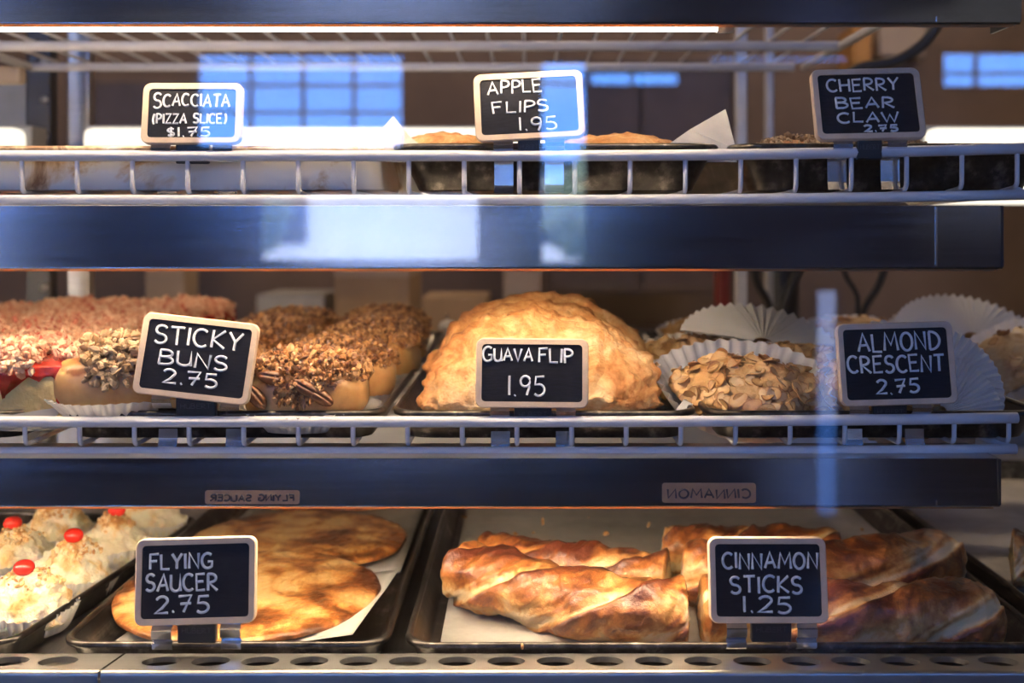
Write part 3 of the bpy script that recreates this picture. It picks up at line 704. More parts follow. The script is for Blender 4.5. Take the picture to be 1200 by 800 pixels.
sign('tilted chalkboard sign for sticky buns on the middle shelf', 230.5, 420, 136, 94, 6.4, sM, [('STICKY', .12, .87, .12, .37), ('BUNS', .19, .77, .42, .62), ('2.75', .25, .71, .65, .84)], (191, 271), PZ(524, YM+.015), r=.00105)
sign('chalkboard sign for guava flip in front of the big turnover', 623.5, 437, 132, 80, 0.5, sM, [('GUAVA', .06, .50, .13, .34, 1.15), ('FLIP', .56, .86, .13, .36), ('1.95', .29, .61, .52, .84)], (586, 663), PZ(530, YM+.015), r=.00100)
sign('chalkboard sign for almond crescents on the middle shelf', 1050, 426, 136, 95, -1.6, sM, [('ALMOND', .18, .88, .11, .36), ('CRESCENT', .08, .90, .39, .62), ('2.75', .31, .67, .68, .87)], (1005, 1078), PZ(524, YM+.015), r=.00105)
sign('chalkboard sign for flying saucers in front of round pastries', 230, 680, 141, 97, -1.6, sB, [('FLYING', .12, .64, .17, .37), ('SAUCER', .09, .68, .40, .62), ('2.75', .17, .61, .65, .87)], (192, 272), PZ(757, sB), over=True, r=.00105)
sign('chalkboard sign for cinnamon sticks on the bottom deck', 899.5, 679, 138, 96, 0, sB, [('CINNAMON', .12, .92, .17, .38), ('STICKS', .18, .78, .44, .66), ('1.25', .28, .68, .68, .89)], (862, 944), PZ(759, sB), over=True, r=.00105)

# reflections of sign-back labels, modelled as flat mirrored pieces on the middle fascia
def tape_reflection(px0, px1, py0, py1, text, label):
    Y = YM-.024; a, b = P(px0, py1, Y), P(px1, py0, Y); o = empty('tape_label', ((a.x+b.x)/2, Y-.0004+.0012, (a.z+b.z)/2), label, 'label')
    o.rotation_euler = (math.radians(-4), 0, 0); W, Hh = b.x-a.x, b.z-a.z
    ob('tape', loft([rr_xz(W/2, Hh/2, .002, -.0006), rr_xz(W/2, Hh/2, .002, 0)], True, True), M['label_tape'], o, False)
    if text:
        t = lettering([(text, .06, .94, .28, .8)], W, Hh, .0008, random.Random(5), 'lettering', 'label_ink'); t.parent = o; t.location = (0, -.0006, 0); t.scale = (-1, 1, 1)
tape_reflection(240, 351, 574.5, 590.5, 'FLYING SAUCER', 'tan tape label with mirrored writing for flying saucers on the fascia')
tape_reflection(776, 886, 566, 589, 'CINNAMON', 'tan tape label with mirrored writing for cinnamon on the fascia')

# ------------------------------------------------------------------ pans
def pan(x0, x1, y0, y1, z, h, label, m='pan', fl=.012, rc=.024, group='dark baking pans', name='baking_pan', rimm=None):
    cx, cy = (x0+x1)/2, y0; o = empty(name, (cx, cy, z), label, 'baking pan', group)
    a, b, d = x0-cx, x1-cx, y1-y0
    def lp(i, zz): return rrect(a+i, b-i, i, d-i, max(.004, rc-i*.6), zz, 6)
    ob('body', loft([lp(fl, 0), lp(fl-.001, .001), lp(.004, h-.004), lp(.0025, h-.002), lp(.005, h-.0025), lp(fl+.001, .0028), lp(fl+.004, .0015)], True, True), M[m], o)
    ob('rim', loft([lp(.004, h-.005), lp(.0005, h-.0045), lp(0, h-.002), lp(.0015, h), lp(.004, h), lp(.0055, h-.002), lp(.0045, h-.004)]), M[rimm or m], o)
    return o
ZMS = ZM_L+.0055+.002         # top of the middle shelf's wires
ZUS = ZU_L+.0055+.002
ZMR = ZMS+.026
# middle shelf
pan(-.625, -.385, .868, 1.53, ZMS, .0225, 'dark pan under the jam crumb cakes on the middle shelf')
pan(-.366, -.112, .868, 1.53, ZMS, .0225, 'dark pan under the sticky buns on the middle shelf')
pan(-.107, .131, .868, 1.53, ZMS, .0225, 'dark pan under the guava flips on the middle shelf')
pan(.137, .400, .868, 1.53, ZMS, .0225, 'dark pan under the almond crescents on the middle shelf')
# upper shelf
pan(-.82, -.112, .862, 1.22, ZUS, .034, 'soiled white enamel pan at the left of the top shelf', 'soiled', .001, .02, name='enamel_pan')
pan(-.106, .148, .862, 1.50, ZUS, .036, 'deep dark pan under the apple flips on the top shelf', fl=.02)
pan(.155, .405, .862, 1.50, ZUS, .036, 'deep dark pan under the cherry bear claws on the top shelf', fl=.018)
def backlamp(a, b, Y, label):
    xa_, xb_ = PX(a, Y), PX(b, Y); t = empty('strip_lamp', ((xa_+xb_)/2, Y, ZUS), label, 'lamp'); w2 = (xb_-xa_)/2
    ob('housing', bbox(-w2-.004, w2+.004, .004, .05, 0, PZ(150, Y)-ZUS+.004, .003), M['grey_paint'], t, False)
    ob('diffuser', bbox(-w2, w2, -.03, .004, .0, PZ(151, Y)-ZUS, .010, 3), emit('strip glow', (1, .90, .74), 1.25), t, True)
backlamp(106, 640, 1.40, 'long glowing white strip lamp low at the back behind the enamel pan')
backlamp(-200, 32, 1.40, 'glowing white strip lamp left of the black slotted upright')
backlamp(1082, 1360, 1.44, 'glowing white strip lamp behind the cherry bear claw sign')
# bottom deck
pm = pan(-.626, -.382, .845, 1.215, ZD, .024, 'dark pan under the coconut macaroons on the bottom deck'); pm.rotation_euler = (0, 0, -.100)
pan(-.350, -.104, .834, 1.49, ZD, .024, 'dark pan under the flying saucers on the bottom deck')
pan(-.0935, .392, .832, 1.49, ZD, .024, 'wide dark pan under the cinnamon sticks on the bottom deck')
pan(.410, .800, .832, 1.49, ZD, .024, 'dark pan at the right end of the bottom deck')

def sheet(name, corners, z, label, m, cat='paper', nx=20, ny=20, f=None, t=.0003, loc=None):
    """paper sheet over the quad of four ground points (x, y)"""
    V, Fc = [], []; (a, b, c, d) = [Vector(q).to_3d() for q in corners]
    for j in range(ny+1):
        for i in range(nx+1):
            u, v = i/nx, j/ny; p = a*(1-u)*(1-v)+b*u*(1-v)+c*u*v+d*(1-u)*v
            p.z = z + .0006*fr(p, 25)+(f(u, v) if f else 0); V.append(p)
    for j in range(ny):
        for i in range(nx):
            k = j*(nx+1)+i; Fc.append((k, k+1, k+nx+2, k+nx+1))
    o = ob(name, (V, Fc), M[m]); solidify(o, t); return tag(o, label, cat)
ZP = ZD+.0030
sheet('parchment_sheet', [(-.069, .855), (.374, .855), (.374, 1.46), (-.075, 1.46)], ZP+.001, 'greasy grey parchment sheet under the cinnamon sticks', 'greasy', f=lambda u, v: .002*max(0, .1-u)*10)
sheet('parchment_sheet', [(.432, .86), (.78, .86), (.78, 1.46), (.432, 1.46)], ZP+.001, 'greasy grey parchment sheet at the right end of the deck', 'greasy')
sheet('parchment_sheet', [(-.326, .87), (-.135, .865), (-.118, 1.02), (-.30, 1.06)], ZP+.0035, 'white parchment sheet sticking out under the front flying saucer', 'parchment', f=lambda u, v: .013*max(0, u-.6)/.4+.006*max(0, v-.7))
sheet('parchment_sheet', [(-.325, 1.07), (-.122, 1.07), (-.122, 1.45), (-.325, 1.45)], ZP+.001, 'parchment sheet under the flying saucer at the back', 'greasy')

# ------------------------------------------------------------------ flying saucers
def saucer_geo(R, seed):
    def f(p):
        th = math.atan2(p.y, p.x); r = math.hypot(p.x, p.y); r2 = min(1, r)**.62
        rr = R*(1+.012*math.sin(3*th+seed)+.006*math.sin(7*th+seed*2)+.003*math.sin(17*th))
        x, y = math.cos(th)*r2*rr, math.sin(th)*r2*rr
        z = .006+(abs(p.z)**.55)*.0075*(1 if p.z > 0 else -.6)
        q = (x, y, seed*3)
        if p.z > 0: z += .0013*fr(q, 30, 5)*(.5+.5*r2) + .0011*fr(q, 130, 4)
        return (x, y, z)
    def bk(p, q):
        r = math.hypot(q.x, q.y)/R
        return .12+.40*max(0, (r-.80)/.20)+.75*(mn.noise(Vector((q.x*20+seed, q.y*20, 0))))+.5*mn.noise(Vector((q.x*55, q.y*55, seed))) + (.3 if q.z < .004 else 0)
    return blob(6, f, bk)
s1 = tag(ob('flying_saucer', saucer_geo(.1105, 1.3), M['saucer']), 'round flat browned pastry at the front, right behind its sign', 'pastry', 'round flat pastries'); s1.location = (-.2385, .960, ZP+.010); s1.rotation_euler = (math.radians(1.5), 0, .4)
s2 = tag(ob('flying_saucer', saucer_geo(.108, 4.1), M['saucer']), 'darker round flat pastry lying behind the front one', 'pastry', 'round flat pastries'); s2.location = (-.232, 1.150, ZP+.004); s2.rotation_euler = (math.radians(1), 0, 2.2)
s3 = tag(ob('flying_saucer', s2.data, None), 'round flat pastry at the back, half hidden under the fascia', 'pastry', 'round flat pastries'); s3.location = (-.232, 1.372, ZP+.003); s3.rotation_euler = (0, 0, 4.6)

# ------------------------------------------------------------------ cinnamon sticks
def stick_geo(path, rw, rh, tw, seed, lobes=3, amp=.2, flat=None):
    path = [Vector(p) for p in path]; pts = []
    n = 90; m = 60
    for i in range(n+1):
        t = i/n*(len(path)-1); k = min(int(t), len(path)-2); u = t-k
        p0, p1, p2, p3 = path[max(0, k-1)], path[k], path[k+1], path[min(len(path)-1, k+2)]
        pts.append(0.5*((2*p1)+(p2-p0)*u+(2*p0-5*p1+4*p2-p3)*u*u+(3*p1-p0-3*p2+p3)*u**3))
    V, B = [], []
    zmin = min(p.z for p in path)
    for i, p in enumerate(pts):
        a = pts[max(0, i-1)]; b = pts[min(n, i+1)]; tg = (b-a).normalized(); side = tg.cross(Vector((0, 0, 1))).normalized(); up = side.cross(tg)
        s = i/n; e = min(1, min(s, 1-s)/.045); er = .72+.28*math.sqrt(max(0, 1-(1-e)**2))
        for k in range(m):
            th = 2*math.pi*(k/m+tw*s+seed*.13); ph = 2*math.pi*(k+.5)/m*lobes
            rid = 1-abs(math.sin(ph/2))**.7          # sharp fold at 0
            sw = (ph/(2*math.pi)) % 1.0              # each flap rises gently, then drops behind the next
            flap = sw**1.3
            R = 1+amp*(flap-.5)+.05*math.sin(5*s*6.28+seed)
            nx = mn.noise(Vector((s*9+seed, math.cos(th)*1.5, math.sin(th)*1.5)))*.12+mn.noise(Vector((s*24+seed, math.cos(th)*3+s*8, math.sin(th)*3)))*.09+mn.noise(Vector((s*60+seed, math.cos(th)*7, math.sin(th)*7)))*.03
            R = (R+nx)*er
            c, s_ = math.cos(th), math.sin(th)
            q = p+side*(c*rw*R)+up*(s_*rh*R)
            if q.z < zmin-rh*.8: q.z = zmin-rh*.8+ (q.z-(zmin-rh*.8))*.1
            V.append(q)
            bb = .62*flap+.22*max(0, s_)+(.16*math.sin(sw*90+s*20+4*mn.noise(Vector((s*9, sw*3, seed)))) if sw < .3 else 0)-.45*math.exp(-((sw-.04)/.09)**2)-.25*math.exp(-((sw-.98)/.05)**2)*0
            if s_ < -.3: bb -= .25
            bb += .55*mn.noise(Vector((s*7+seed*3, math.cos(th)*1.3+s*4, math.sin(th)*1.3)))
            if e < .8: bb -= .2
            B.append(bb*.75+.08)
    Fc = []
    for i in range(n):
        for k in range(m):
            j = (k+1) % m; Fc.append((i*m+k, i*m+j, (i+1)*m+j, (i+1)*m+k))
    # cut ends: pale layered faces, stepped like torn dough layers
    for e_, i in ((0, 0), (1, n)):
        tg = (pts[1]-pts[0]).normalized() if e_ == 0 else (pts[-2]-pts[-1]).normalized()
        c = pts[i]; prev = [i*m+k for k in range(m)]
        for q, dd in ((.8, .0022), (.62, -.0012), (.42, .003), (.22, -.0005), (.05, .002)):
            cur = []
            for k in range(m):
                v = c+(V[i*m+k]-c)*q+tg*dd+tg*.0012*mn.noise(V[i*m+k]*200); cur.append(len(V)); V.append(v); B.append(-.38)
            for k in range(m):
                j = (k+1) % m; f = (prev[j], prev[k], cur[k], cur[j]); Fc.append(f if e_ == 0 else f[::-1])
            prev = cur
        Fc.append(tuple(prev) if e_ == 1 else tuple(reversed(prev)))
    return (V, Fc, B)
def stick(label, path, rw, rh, tw, seed, **k):
    c = Vector(path[0]); o = ob('cinnamon_stick', stick_geo([Vector(p)-c for p in path], rw, rh, tw, seed, **k), M['stick']); o.location = c
    return tag(o, label, 'pastry', 'twisted cinnamon sticks')
zb = ZP+.001
def Q(px, py, z):                 # point at a given height seen at px, py
    Y = (ZC-z)*F/(py-VY); return ((px-VX)*Y/F, Y, z)
stick('twisted cinnamon stick at the front left of the wide pan', [Q(540, 668, zb+.030), Q(590, 684, zb+.026), Q(655, 703, zb+.022), Q(735, 716, zb+.022), Q(805, 718, zb+.022)], .032, .026, .9, 1.0, amp=.26)
stick('darker cinnamon stick lying right behind the front left one', [Q(560, 657, zb+.028), Q(640, 665, zb+.026), Q(710, 673, zb+.024), Q(783, 681, zb+.022)], .028, .024, .7, 2.2, amp=.22)
stick('cinnamon stick behind the cinnamon sign, farthest back', [Q(778, 642, zb+.022), Q(830, 645, zb+.022), Q(900, 644, zb+.022), Q(985, 648, zb+.022)], .026, .022, .8, 3.4)
stick('cinnamon stick with pale cut end reaching towards the pan edge', [Q(800, 672, zb+.030), Q(870, 676, zb+.030), Q(960, 668, zb+.030), Q(1050, 664, zb+.028), Q(1110, 654, zb+.026)], .027, .026, .55, 4.7, amp=.2)
stick('cinnamon stick in the front right corner of the wide pan', [Q(820, 716, zb+.022), Q(900, 718, zb+.022), Q(1000, 722, zb+.022), Q(1090, 722, zb+.022), Q(1160, 722, zb+.020)], .030, .026, .7, 5.9, amp=.22)
stick('lone cinnamon stick in the pan at the right end', [Q(1185, 655, zb+.024), Q(1240, 660, zb+.024), Q(1320, 660, zb+.024), Q(1390, 655, zb+.024)], .028, .024, .6, 7.1)
# crumbs on the parchment
for i, (px, py, s) in enumerate([(575, 631, .0055), (545, 606, .003), (636, 612, .004), (604, 625, .0022), (625, 624, .0022), (710, 625, .0025), (760, 615, .003), (690, 606, .002), (590, 650, .002), (1010, 620, .002), (612, 757, .0022)]):
    p = Vector(Q(px, py, zb+.002)) if py < 750 else P(px, py, .828)
    rg = random.Random(i); g = chunks([(Vector((0, 0, 0)), Vector((0, 0, 1)))], s, s*1.1, .0001, rg, .3, 2, .15)
    o = ob('pastry_crumb', g, M['almond_dough']); o.location = p
    tag(o, ['largest flat crumb behind the front left cinnamon stick', 'small crumb near the left edge of the grey parchment', 'brownish crumb under the fascia above the darker stick', 'tiny crumb beside the largest flat crumb', 'tiny crumb right of the largest crumb, second one along', 'tiny pale crumb behind the middle of the darker stick', 'pale crumb left of the farthest cinnamon stick', 'tiny crumb under the middle of the fascia', 'tiny crumb touching the front left cinnamon stick', 'tiny crumb right of the cinnamon sign, near the pan side', 'tiny crumb stuck to the front rim of the wide pan'][i], 'crumb', 'pastry crumbs')

# ------------------------------------------------------------------ fluted paper cups
def cup_geo(r0, r1, h, n=36, ex=1.0, ey=1.0, seed=0, amp=.0016, wob=.003):
    loops = []; m = n*4
    for j, (t) in enumerate((0.0, .5, 1.0, 1.12, 1.45, 1.8, 2.0)):
        lp = []
        for k in range(m):
            th = 2*math.pi*k/m; z_ = math.cos(n*th); zz = max(-1, min(1, z_*1.6))
            if t <= 1: r = r0*t; z = 0; a = 0
            else:
                u = t-1; r = r0+(r1-r0)*u; z = h*u**1.1; a = amp*(.6+.7*u)
                r += wob*u*mn.noise(Vector((math.cos(th)*1.5+seed, math.sin(th)*1.5, seed))); z += wob*u*1.2*mn.noise(Vector((math.cos(th)*1.2, math.sin(th)*1.2+seed, 9)))
            r += a*zz; lp.append((math.cos(th)*r*ex, math.sin(th)*r*ey, z))
        loops.append(lp)
    loops = loops[1:]
    return loft(loops, True, False)

# ------------------------------------------------------------------ coconut macaroons
cup_m = mesh(cup_geo(.032, .039, .020, 34, seed=2), M['cup'], True, 'paper_cup')
def macaroon_geo(seed, R=.036, Hh=.046):
    def f(p):
        th = math.atan2(p.y, p.x); z = (p.z+1)/2
        prof = (1-z**1.7)**.62*1.05 if z > .12 else .80+.2*(z/.12)
        h = math.hypot(p.x, p.y); c, s = (p.x/h, p.y/h) if h > 1e-6 else (1, 0)
        if h < 1e-6: prof = 0
        prof = min(prof, 1.08*max(0, 1-z)**.5+.2) if z < .999 else 0
        r = R*prof
        q = Vector((c*r, s*r, z*Hh))
        d = Vector((c, s, .6)).normalized()
        k = .006*fr(q, 45, 5, seed)+.0035*fr(q, 160, 3, seed)
        q += d*k*(1 if z > .05 else .2)
        q.z = max(0, q.z); return q
    def bk(p, q):
        return max(0, (q.z/Hh-.42))*.80+.55*mn.noise(Vector((q.x*60, q.y*60, q.z*60+seed)))-.08
    return blob(5, f, bk)
mac_g = [macaroon_geo(s) for s in (1.1, 5.2, 9.7)]; mac_m = [mesh(g, M['coconut'], True, 'coconut_mound') for g in mac_g]
bit_m = []
for i, g in enumerate(mac_g):
    rg = random.Random(40+i); pts = sample(g, 80, lambda m, n: m.z > .034 and n.z > -.1, rg)
    bit_m.append(mesh(chunks(pts, .0009, .0024, .0018, rg, .4), M['coconut_bits'], False, 'toasted_shreds'))
ch_m = mesh(blob(3, lambda p: (p.x*.0084, p.y*.0084, p.z*.0066*(1-.15*math.exp(-(p.x**2+p.y**2)*8)*(p.z > 0)))), M['cherry'], True, 'cherry')
def macaroon(x, y, v, label, rot, tilt=0.0, dz=0.0, cherry=True):
    o = empty('coconut_macaroon', (x, y, ZD+.0032+dz), label, 'macaroon', 'coconut macaroons'); o.rotation_euler = (tilt, 0, rot)
    ob('paper_cup', cup_m, None, o); ob('coconut_mound', mac_m[v], None, o).location = (0, 0, .002)
    tag(ob('toasted_shreds', bit_m[v], None, o), kind='stuff').location = (0, 0, .002)
    if cherry:
        c = ob('cherry', ch_m, None, o); mxz = max(q[2] for q in mac_g[v][0]); c.location = (rnd.uniform(-.003, .003), -.002, mxz+.0045)
colA = [(-.410, .922), (-.409, 1.010), (-.403, 1.095), (-.397, 1.178)]
namesA = ['coconut macaroon nearest the front, by the pan edge', 'coconut macaroon second from the front along the pan edge', 'coconut macaroon third from the front along the pan edge', 'coconut macaroon fourth from the front, under the fascia', 'coconut macaroon fifth from the front, under the fascia', 'coconut macaroon sixth from the front, under the fascia', 'coconut macaroon at the far end along the pan edge']
for i, ((x, y), l) in enumerate(zip(colA, namesA)): macaroon(x, y, i % 3, l, i*1.3, .05*(i % 2))
colB = [(-.492, .876), (-.488, .966), (-.481, 1.055), (-.476, 1.142)]
namesB = ['coconut macaroon at the front of the second row, mostly out of view', 'coconut macaroon second in the second row at the picture edge', 'coconut macaroon third in the second row with red cherry', 'coconut macaroon fourth in the second row under the fascia', 'coconut macaroon last in the second row under the fascia']
for i, ((x, y), l) in enumerate(zip(colB, namesB)): macaroon(x, y, (i+1) % 3, l, i*2.1+.5)

# ------------------------------------------------------------------ jam crumb cakes
def cake_geo(seed, a=.040, h=.050):
    def f(p):
        q = Vector([math.copysign(abs(c)**.42, c) for c in p]); q = Vector((q.x*a, q.y*a, (q.z*.5+.5)*h))
        q += Vector((q.x, q.y, 0)).normalized()*(.0015*fr(q, 60, 4, seed)); q.z = max(0, q.z); return q
    return blob(5, f, lambda p, q: .25*mn.noise(q*60))
def jam_geo(seed, a=.0415, h=.050):
    def f(p):
        q = Vector([math.copysign(abs(c)**.45, c) for c in p]); th = math.atan2(p.y, p.x)
        drip = max(0, mn.noise(Vector((math.cos(th)*6+seed, math.sin(th)*6, seed)))-.08)**1.1*.085 if q.z < 0 else 0
        z = h-.004+q.z*.006-drip*(1 if q.z < -.3 else 0)
        k = 1.0 if q.z > -.3 else 1.005
        return Vector((q.x*a*k, q.y*a*k, z))+Vector((q.x, q.y, 0))*(.0012*fr((p.x, p.y, p.z), 4, 3, seed))
    return blob(5, f)
cake_m, jam_m, crumb_m = [], [], []
for s in (1.0, 4.4, 8.2):
    cg, jg = cake_geo(s), jam_geo(s); cake_m.append(mesh(cg, M['sponge'], True, 'sponge')); jam_m.append(mesh(jg, M['jam'], True, 'jam'))
    rg = random.Random(int(s*10)); pts = sample(jg, 1500, lambda m, n: m.z > .0415 and n.z > -.15 and mn.noise(Vector((m.x*42+s, m.y*42, 3))) > -.04, rg)
    pts2 = [(p+n*rg.uniform(0, .007)+Vector((0, 0, rg.uniform(0, .004)*(1+2*mn.noise(p*50)))), n) for p, n in pts]
    crumb_m.append(mesh(chunks(pts2, .0010, .0038, .002, rg, .6, 1, .22), M['crumble'], False, 'crumble'))
crn = 0
for r in range(8):
    for c in range(3):
        x, y = -.437-.088*c+rnd.uniform(-.002, .002), .918+.083*r+rnd.uniform(-.002, .002)
        if r == 0: x = (-.393, -.481, -.569)[c]
        px = VX+x*F/y
        if px < -90: continue
        col = ('next to the sticky buns', 'in the middle row', 'in the outer row')[c]
        v = (r+c*2) % 3
        ro = ['frontmost', 'second', 'third', 'fourth', 'fifth', 'sixth', 'seventh', 'last'][r]
        o = empty('crumb_cake', (x, y, ZMS+(.003 if r else .006)), '%s jam crumb cake square %s of the left pan' % (ro, col), 'cake', 'jam crumb cake squares', (0, 0, rnd.uniform(-.05, .05)+math.pi/2*((r+c) % 4)))
        ob('sponge', cake_m[v], None, o); ob('jam', jam_m[v], None, o); tag(ob('crumble', crumb_m[v], None, o), kind='stuff')
        if r == 0:
            ob('paper_liner', solidify_geo if False else cup_geo(.043, .050, .016, 8, seed=5, amp=.0004, wob=.006), M['parchment'], o)

# ------------------------------------------------------------------ sticky buns
def bun_geo(seed, a=.050, b=.048, h=.050, e=.62):
    def f(p):
        q = Vector([math.copysign(abs(c)**e, c) for c in p])
        q = Vector((q.x*a*(1+.03*math.sin(seed)), q.y*b, (q.z*.5+.5)*h*(1-.10*(q.x*q.x))))
        q += q.normalized()*(.0018*fr(q, 25, 3, seed)); q.z = max(0, q.z); return q
    return blob(5, f, lambda p, q: .10*mn.noise(q*30)+.10*(q.z/h)+(.55 if q.z > h*.74+.008*mn.noise(q*45) else 0))
cup_b = mesh(cup_geo(.046, .061, .016, 44, seed=7, amp=.0022), M['cup'], True, 'paper_cup')
bun_g = [bun_geo(s) for s in (2.0, 6.1)]; bun_m = [mesh(g, M['bun'], True, 'dough') for g in bun_g]
def nuts_geo(g, seed, n, lo, cond, heap=.007, rmin=.0011, rmax=.0033):
    rg = random.Random(seed); pts = sample(g, n, cond, rg)
    pts = [(p+Vector((0, 0, rg.random()**1.6*heap)), q) for p, q in pts]
    return chunks(pts, rmin, rmax, .004, rg, .4, 1, .28)
def cn_full(m, n): return (m.z > .034+.010*mn.noise(Vector((m.x*45, m.y*45, 1))) and n.z > -.3) or (m.z > .021+.02*mn.noise(Vector((m.x*50, m.z*20, 2))) and n.y < -.2 and abs(m.x-.004) < .022)
nut_full = [mesh(nuts_geo(g, 60+i, 2400, .04, cn_full), M['nuts'], False, 'nut_topping') for i, g in enumerate(bun_g)]
nut_pile = mesh(nuts_geo(bun_g[0], 77, 520, .03, lambda m, n: n.z > -.2 and m.z > .022 and math.hypot(m.x-.006, (m.y+.018)*.8) < .029, .014, .0022, .0046), M['nuts_grey'], False, 'nut_topping')
pec_m = mesh(blob(4, lambda p: (p.x*.0115, p.y*.0062*(1-.12*abs(math.sin(p.x*14))), p.z*.0042*(1-.35*math.exp(-(p.y*7)**2)+.10*math.sin(p.x*22)))), M['pecan'], True, 'pecan_half')
def bun(x, y, z, v, label, rot=0, top=None, cup=True, tilt=(0, 0), pec=(), s=1.0):
    o = empty('sticky_bun', (x, y, z), label, 'bun', 'sticky buns', (tilt[0], tilt[1], rot)); o.scale = (s, s, s)
    ob('dough', bun_m[v], None, o); tag(ob('nut_topping', top or nut_full[v], None, o), kind='stuff')
    if cup: ob('paper_cup', cup_b, None, o).location = (0, 0, -.004)
    for (px, py, pz, r) in pec: ob('pecan_half', pec_m, None, o, loc=(px, py, pz), rot=r)
    return o
bun(-.330, .914, ZMR-.008, 0, 'sticky bun topped with a heap of pale walnuts, left of its sign', .0, nut_pile, s=.95)
bun(-.180, .918, ZMS+.008, 1, 'sticky bun with pecans on top, right of its sign at the front', .08, s=.98, pec=[(-.034, -.049, .026, (1.3, .9, .2)), (.004, -.051, .033, (1.3, .5, -.1)), (.016, -.050, .026, (1.3, .6, .1)), (-.022, -.047, .041, (1.2, .2, 0))])
bl_ = ['sticky bun second in the row beside the guava pan', 'sticky bun third in the row beside the guava pan', 'sticky bun fourth in the row beside the guava pan', 'sticky bun fifth in the row beside the guava pan']
for i, (x, y) in enumerate([(-.172, 1.022), (-.160, 1.145), (-.165, 1.255), (-.172, 1.37)]): bun(x, y, ZMS+.006+.003*(i % 2), i % 2, bl_[i], .1*(-1)**i+math.pi*(i % 2), cup=(i < 3))
bl_ = ['sticky bun second in the row beside the crumb cakes', 'sticky bun third in the row beside the crumb cakes', 'sticky bun fourth in the row beside the crumb cakes', 'sticky bun fifth in the row beside the crumb cakes']
for i, (x, y) in enumerate([(-.296, 1.03), (-.290, 1.145), (-.285, 1.26), (-.285, 1.38)]): bun(x, y, ZMS+.006, (i+1) % 2, bl_[i], .15*(-1)**i, cup=(i < 2))

# ------------------------------------------------------------------ guava flips: big half-moon turnovers
def flip_geo(seed, R=.098, T=.030, Hh=.080, det=6):
    def f(p):
        x, y, z = p
        rr = math.hypot(x, z)
        zz = z if z > 0 else z*.22
        y2 = math.copysign(abs(y)**.85, y)*T*(1-.15*rr)
        X, Z = x*R, zz*Hh
        q = Vector((X, y2, Z)); n = Vector((x*.3, y, z*.3)).normalized()
        q += n*(.0065*(R/.098)*fr((X, 0, Z), 34, 6, seed)+.0026*fr(q, 120, 5, seed))
        edge = math.exp(-(y/.16)**2); th = math.atan2(z, x)
        if z > -.1: q += Vector((x, 0, max(0, z))).normalized()*edge*(.003+.0014*math.sin(th*34+seed)+.002*fr(q, 60, 3, seed))*(R/.098)**3
        return q
    def bk(p, q):
        edge = math.exp(-(p.y/.20)**2)
        return .10+.42*edge*(p.z > -.1)+.22*mn.noise(Vector((q.x*30+seed, q.z*30, 1)))-.05
    return blob(det, f, bk)
fg = flip_geo(3.3); fm_ = mesh(fg, M['flip'], True, 'guava_flip'); fm2 = mesh(flip_geo(8.3, det=5), M['flip'], True, 'guava_flip')
fl = ['big golden guava flip standing right behind its sign', 'guava flip second in the row, its edge showing over the first', 'guava flip last in the row of three in the guava pan']
for i, (x, y, l) in enumerate(zip((.010, .006, .014), (.930, .996, 1.062), fl)):
    o = ob('guava_flip', fm_ if i == 0 else fm2, None); o.location = (x, y, ZMS+.018+.004*i); o.rotation_euler = (math.radians(-24), 0, .03*(-1)**i)
    tag(o, l, 'turnover', 'guava flips')
o = sheet('parchment_sheet', [(-.080, .885), (.112, .885), (.112, 1.45), (-.080, 1.45)], ZMS+.0035, 'white parchment under the guava flips', 'parchment')
tag(ob('paper_scrap', ([(0, 0, 0), (.016, .002, 0), (.017, .008, .010), (.010, .01, .013), (.002, .006, .004)], [(0, 1, 2, 3, 4)]), M['cup'], None, False), 'small torn white paper scrap at the corner of the guava pan', 'paper').location = (PX(787, .9), .893, PZ(488, .9))
solidify(bpy.data.objects['paper_scrap'], .0004)
kn = empty('finial', (PX(524, 1.54), 1.545, PZ(384, 1.54)), 'small white knob with a spike behind the guava pan', 'finial')
ob('cap', lathe([(.004, -.04), (.004, -.004), (.012, -.003), (.0125, .002), (.009, .008), (.003, .010)], 20), M['cap_white'], kn)
ob('spike', lathe([(.002, .009), (.0016, .016), (.0005, .018)], 10), M['clip'], kn)

# ------------------------------------------------------------------ almond crescents in big fluted cups
cup_a = mesh(cup_geo(.048, .062, .021, 40, 1.12, .86, 3, .0015, .008), M['cup'], True, 'paper_cup')
def cres_geo(seed, a=.062, b=.036, h=.036):
    def f(p):
        x = p.x*a; w_ = (1-.25*p.x*p.x); y = p.y*b*w_+.014*(p.x*p.x)-.005; z = (p.z if p.z > 0 else p.z*.35)*h*.75*w_+.010
        q = Vector((x, y, z)); q += p*(.0035*fr(q, 50, 4, seed)+.0018*fr(q, 160, 3, seed)); q.z = max(0, q.z); return q
    return blob(5, f, lambda p, q: .2*mn.noise(q*50))
cres_g = [cres_geo(s) for s in (1.4, 6.6)]; cres_m = [mesh(g, M['almond_dough'], True, 'crust') for g in cres_g]
fv, n_ = [], 12
lpA = [(.0068*math.cos(t*2*math.pi/n_), .0042*math.sin(t*2*math.pi/n_)*(1-.28*math.cos(t*2*math.pi/n_))) for t in range(n_)]
lpA = [(x*1.15, y*1.15) for x, y in lpA]
flk = loft([[(x, y, -.0005+14*x*x) for x, y in lpA], [(x, y, 14*x*x) for x, y in lpA], [(x*.84, y*.84, .0001+12*x*x) for x, y in lpA], [(x*.3, y*.3, .0001) for x, y in lpA]], True, True)
flk = (flk[0], flk[1], [1]*24+[.25]*12+[0]*12)
flk_m = [mesh(flk, M['flake'], False, 'almond_flake'), mesh(([(x*.72, y*.85, z) for x, y, z in flk[0]], flk[1], flk[2]), M['flake'], False, 'almond_flake')]
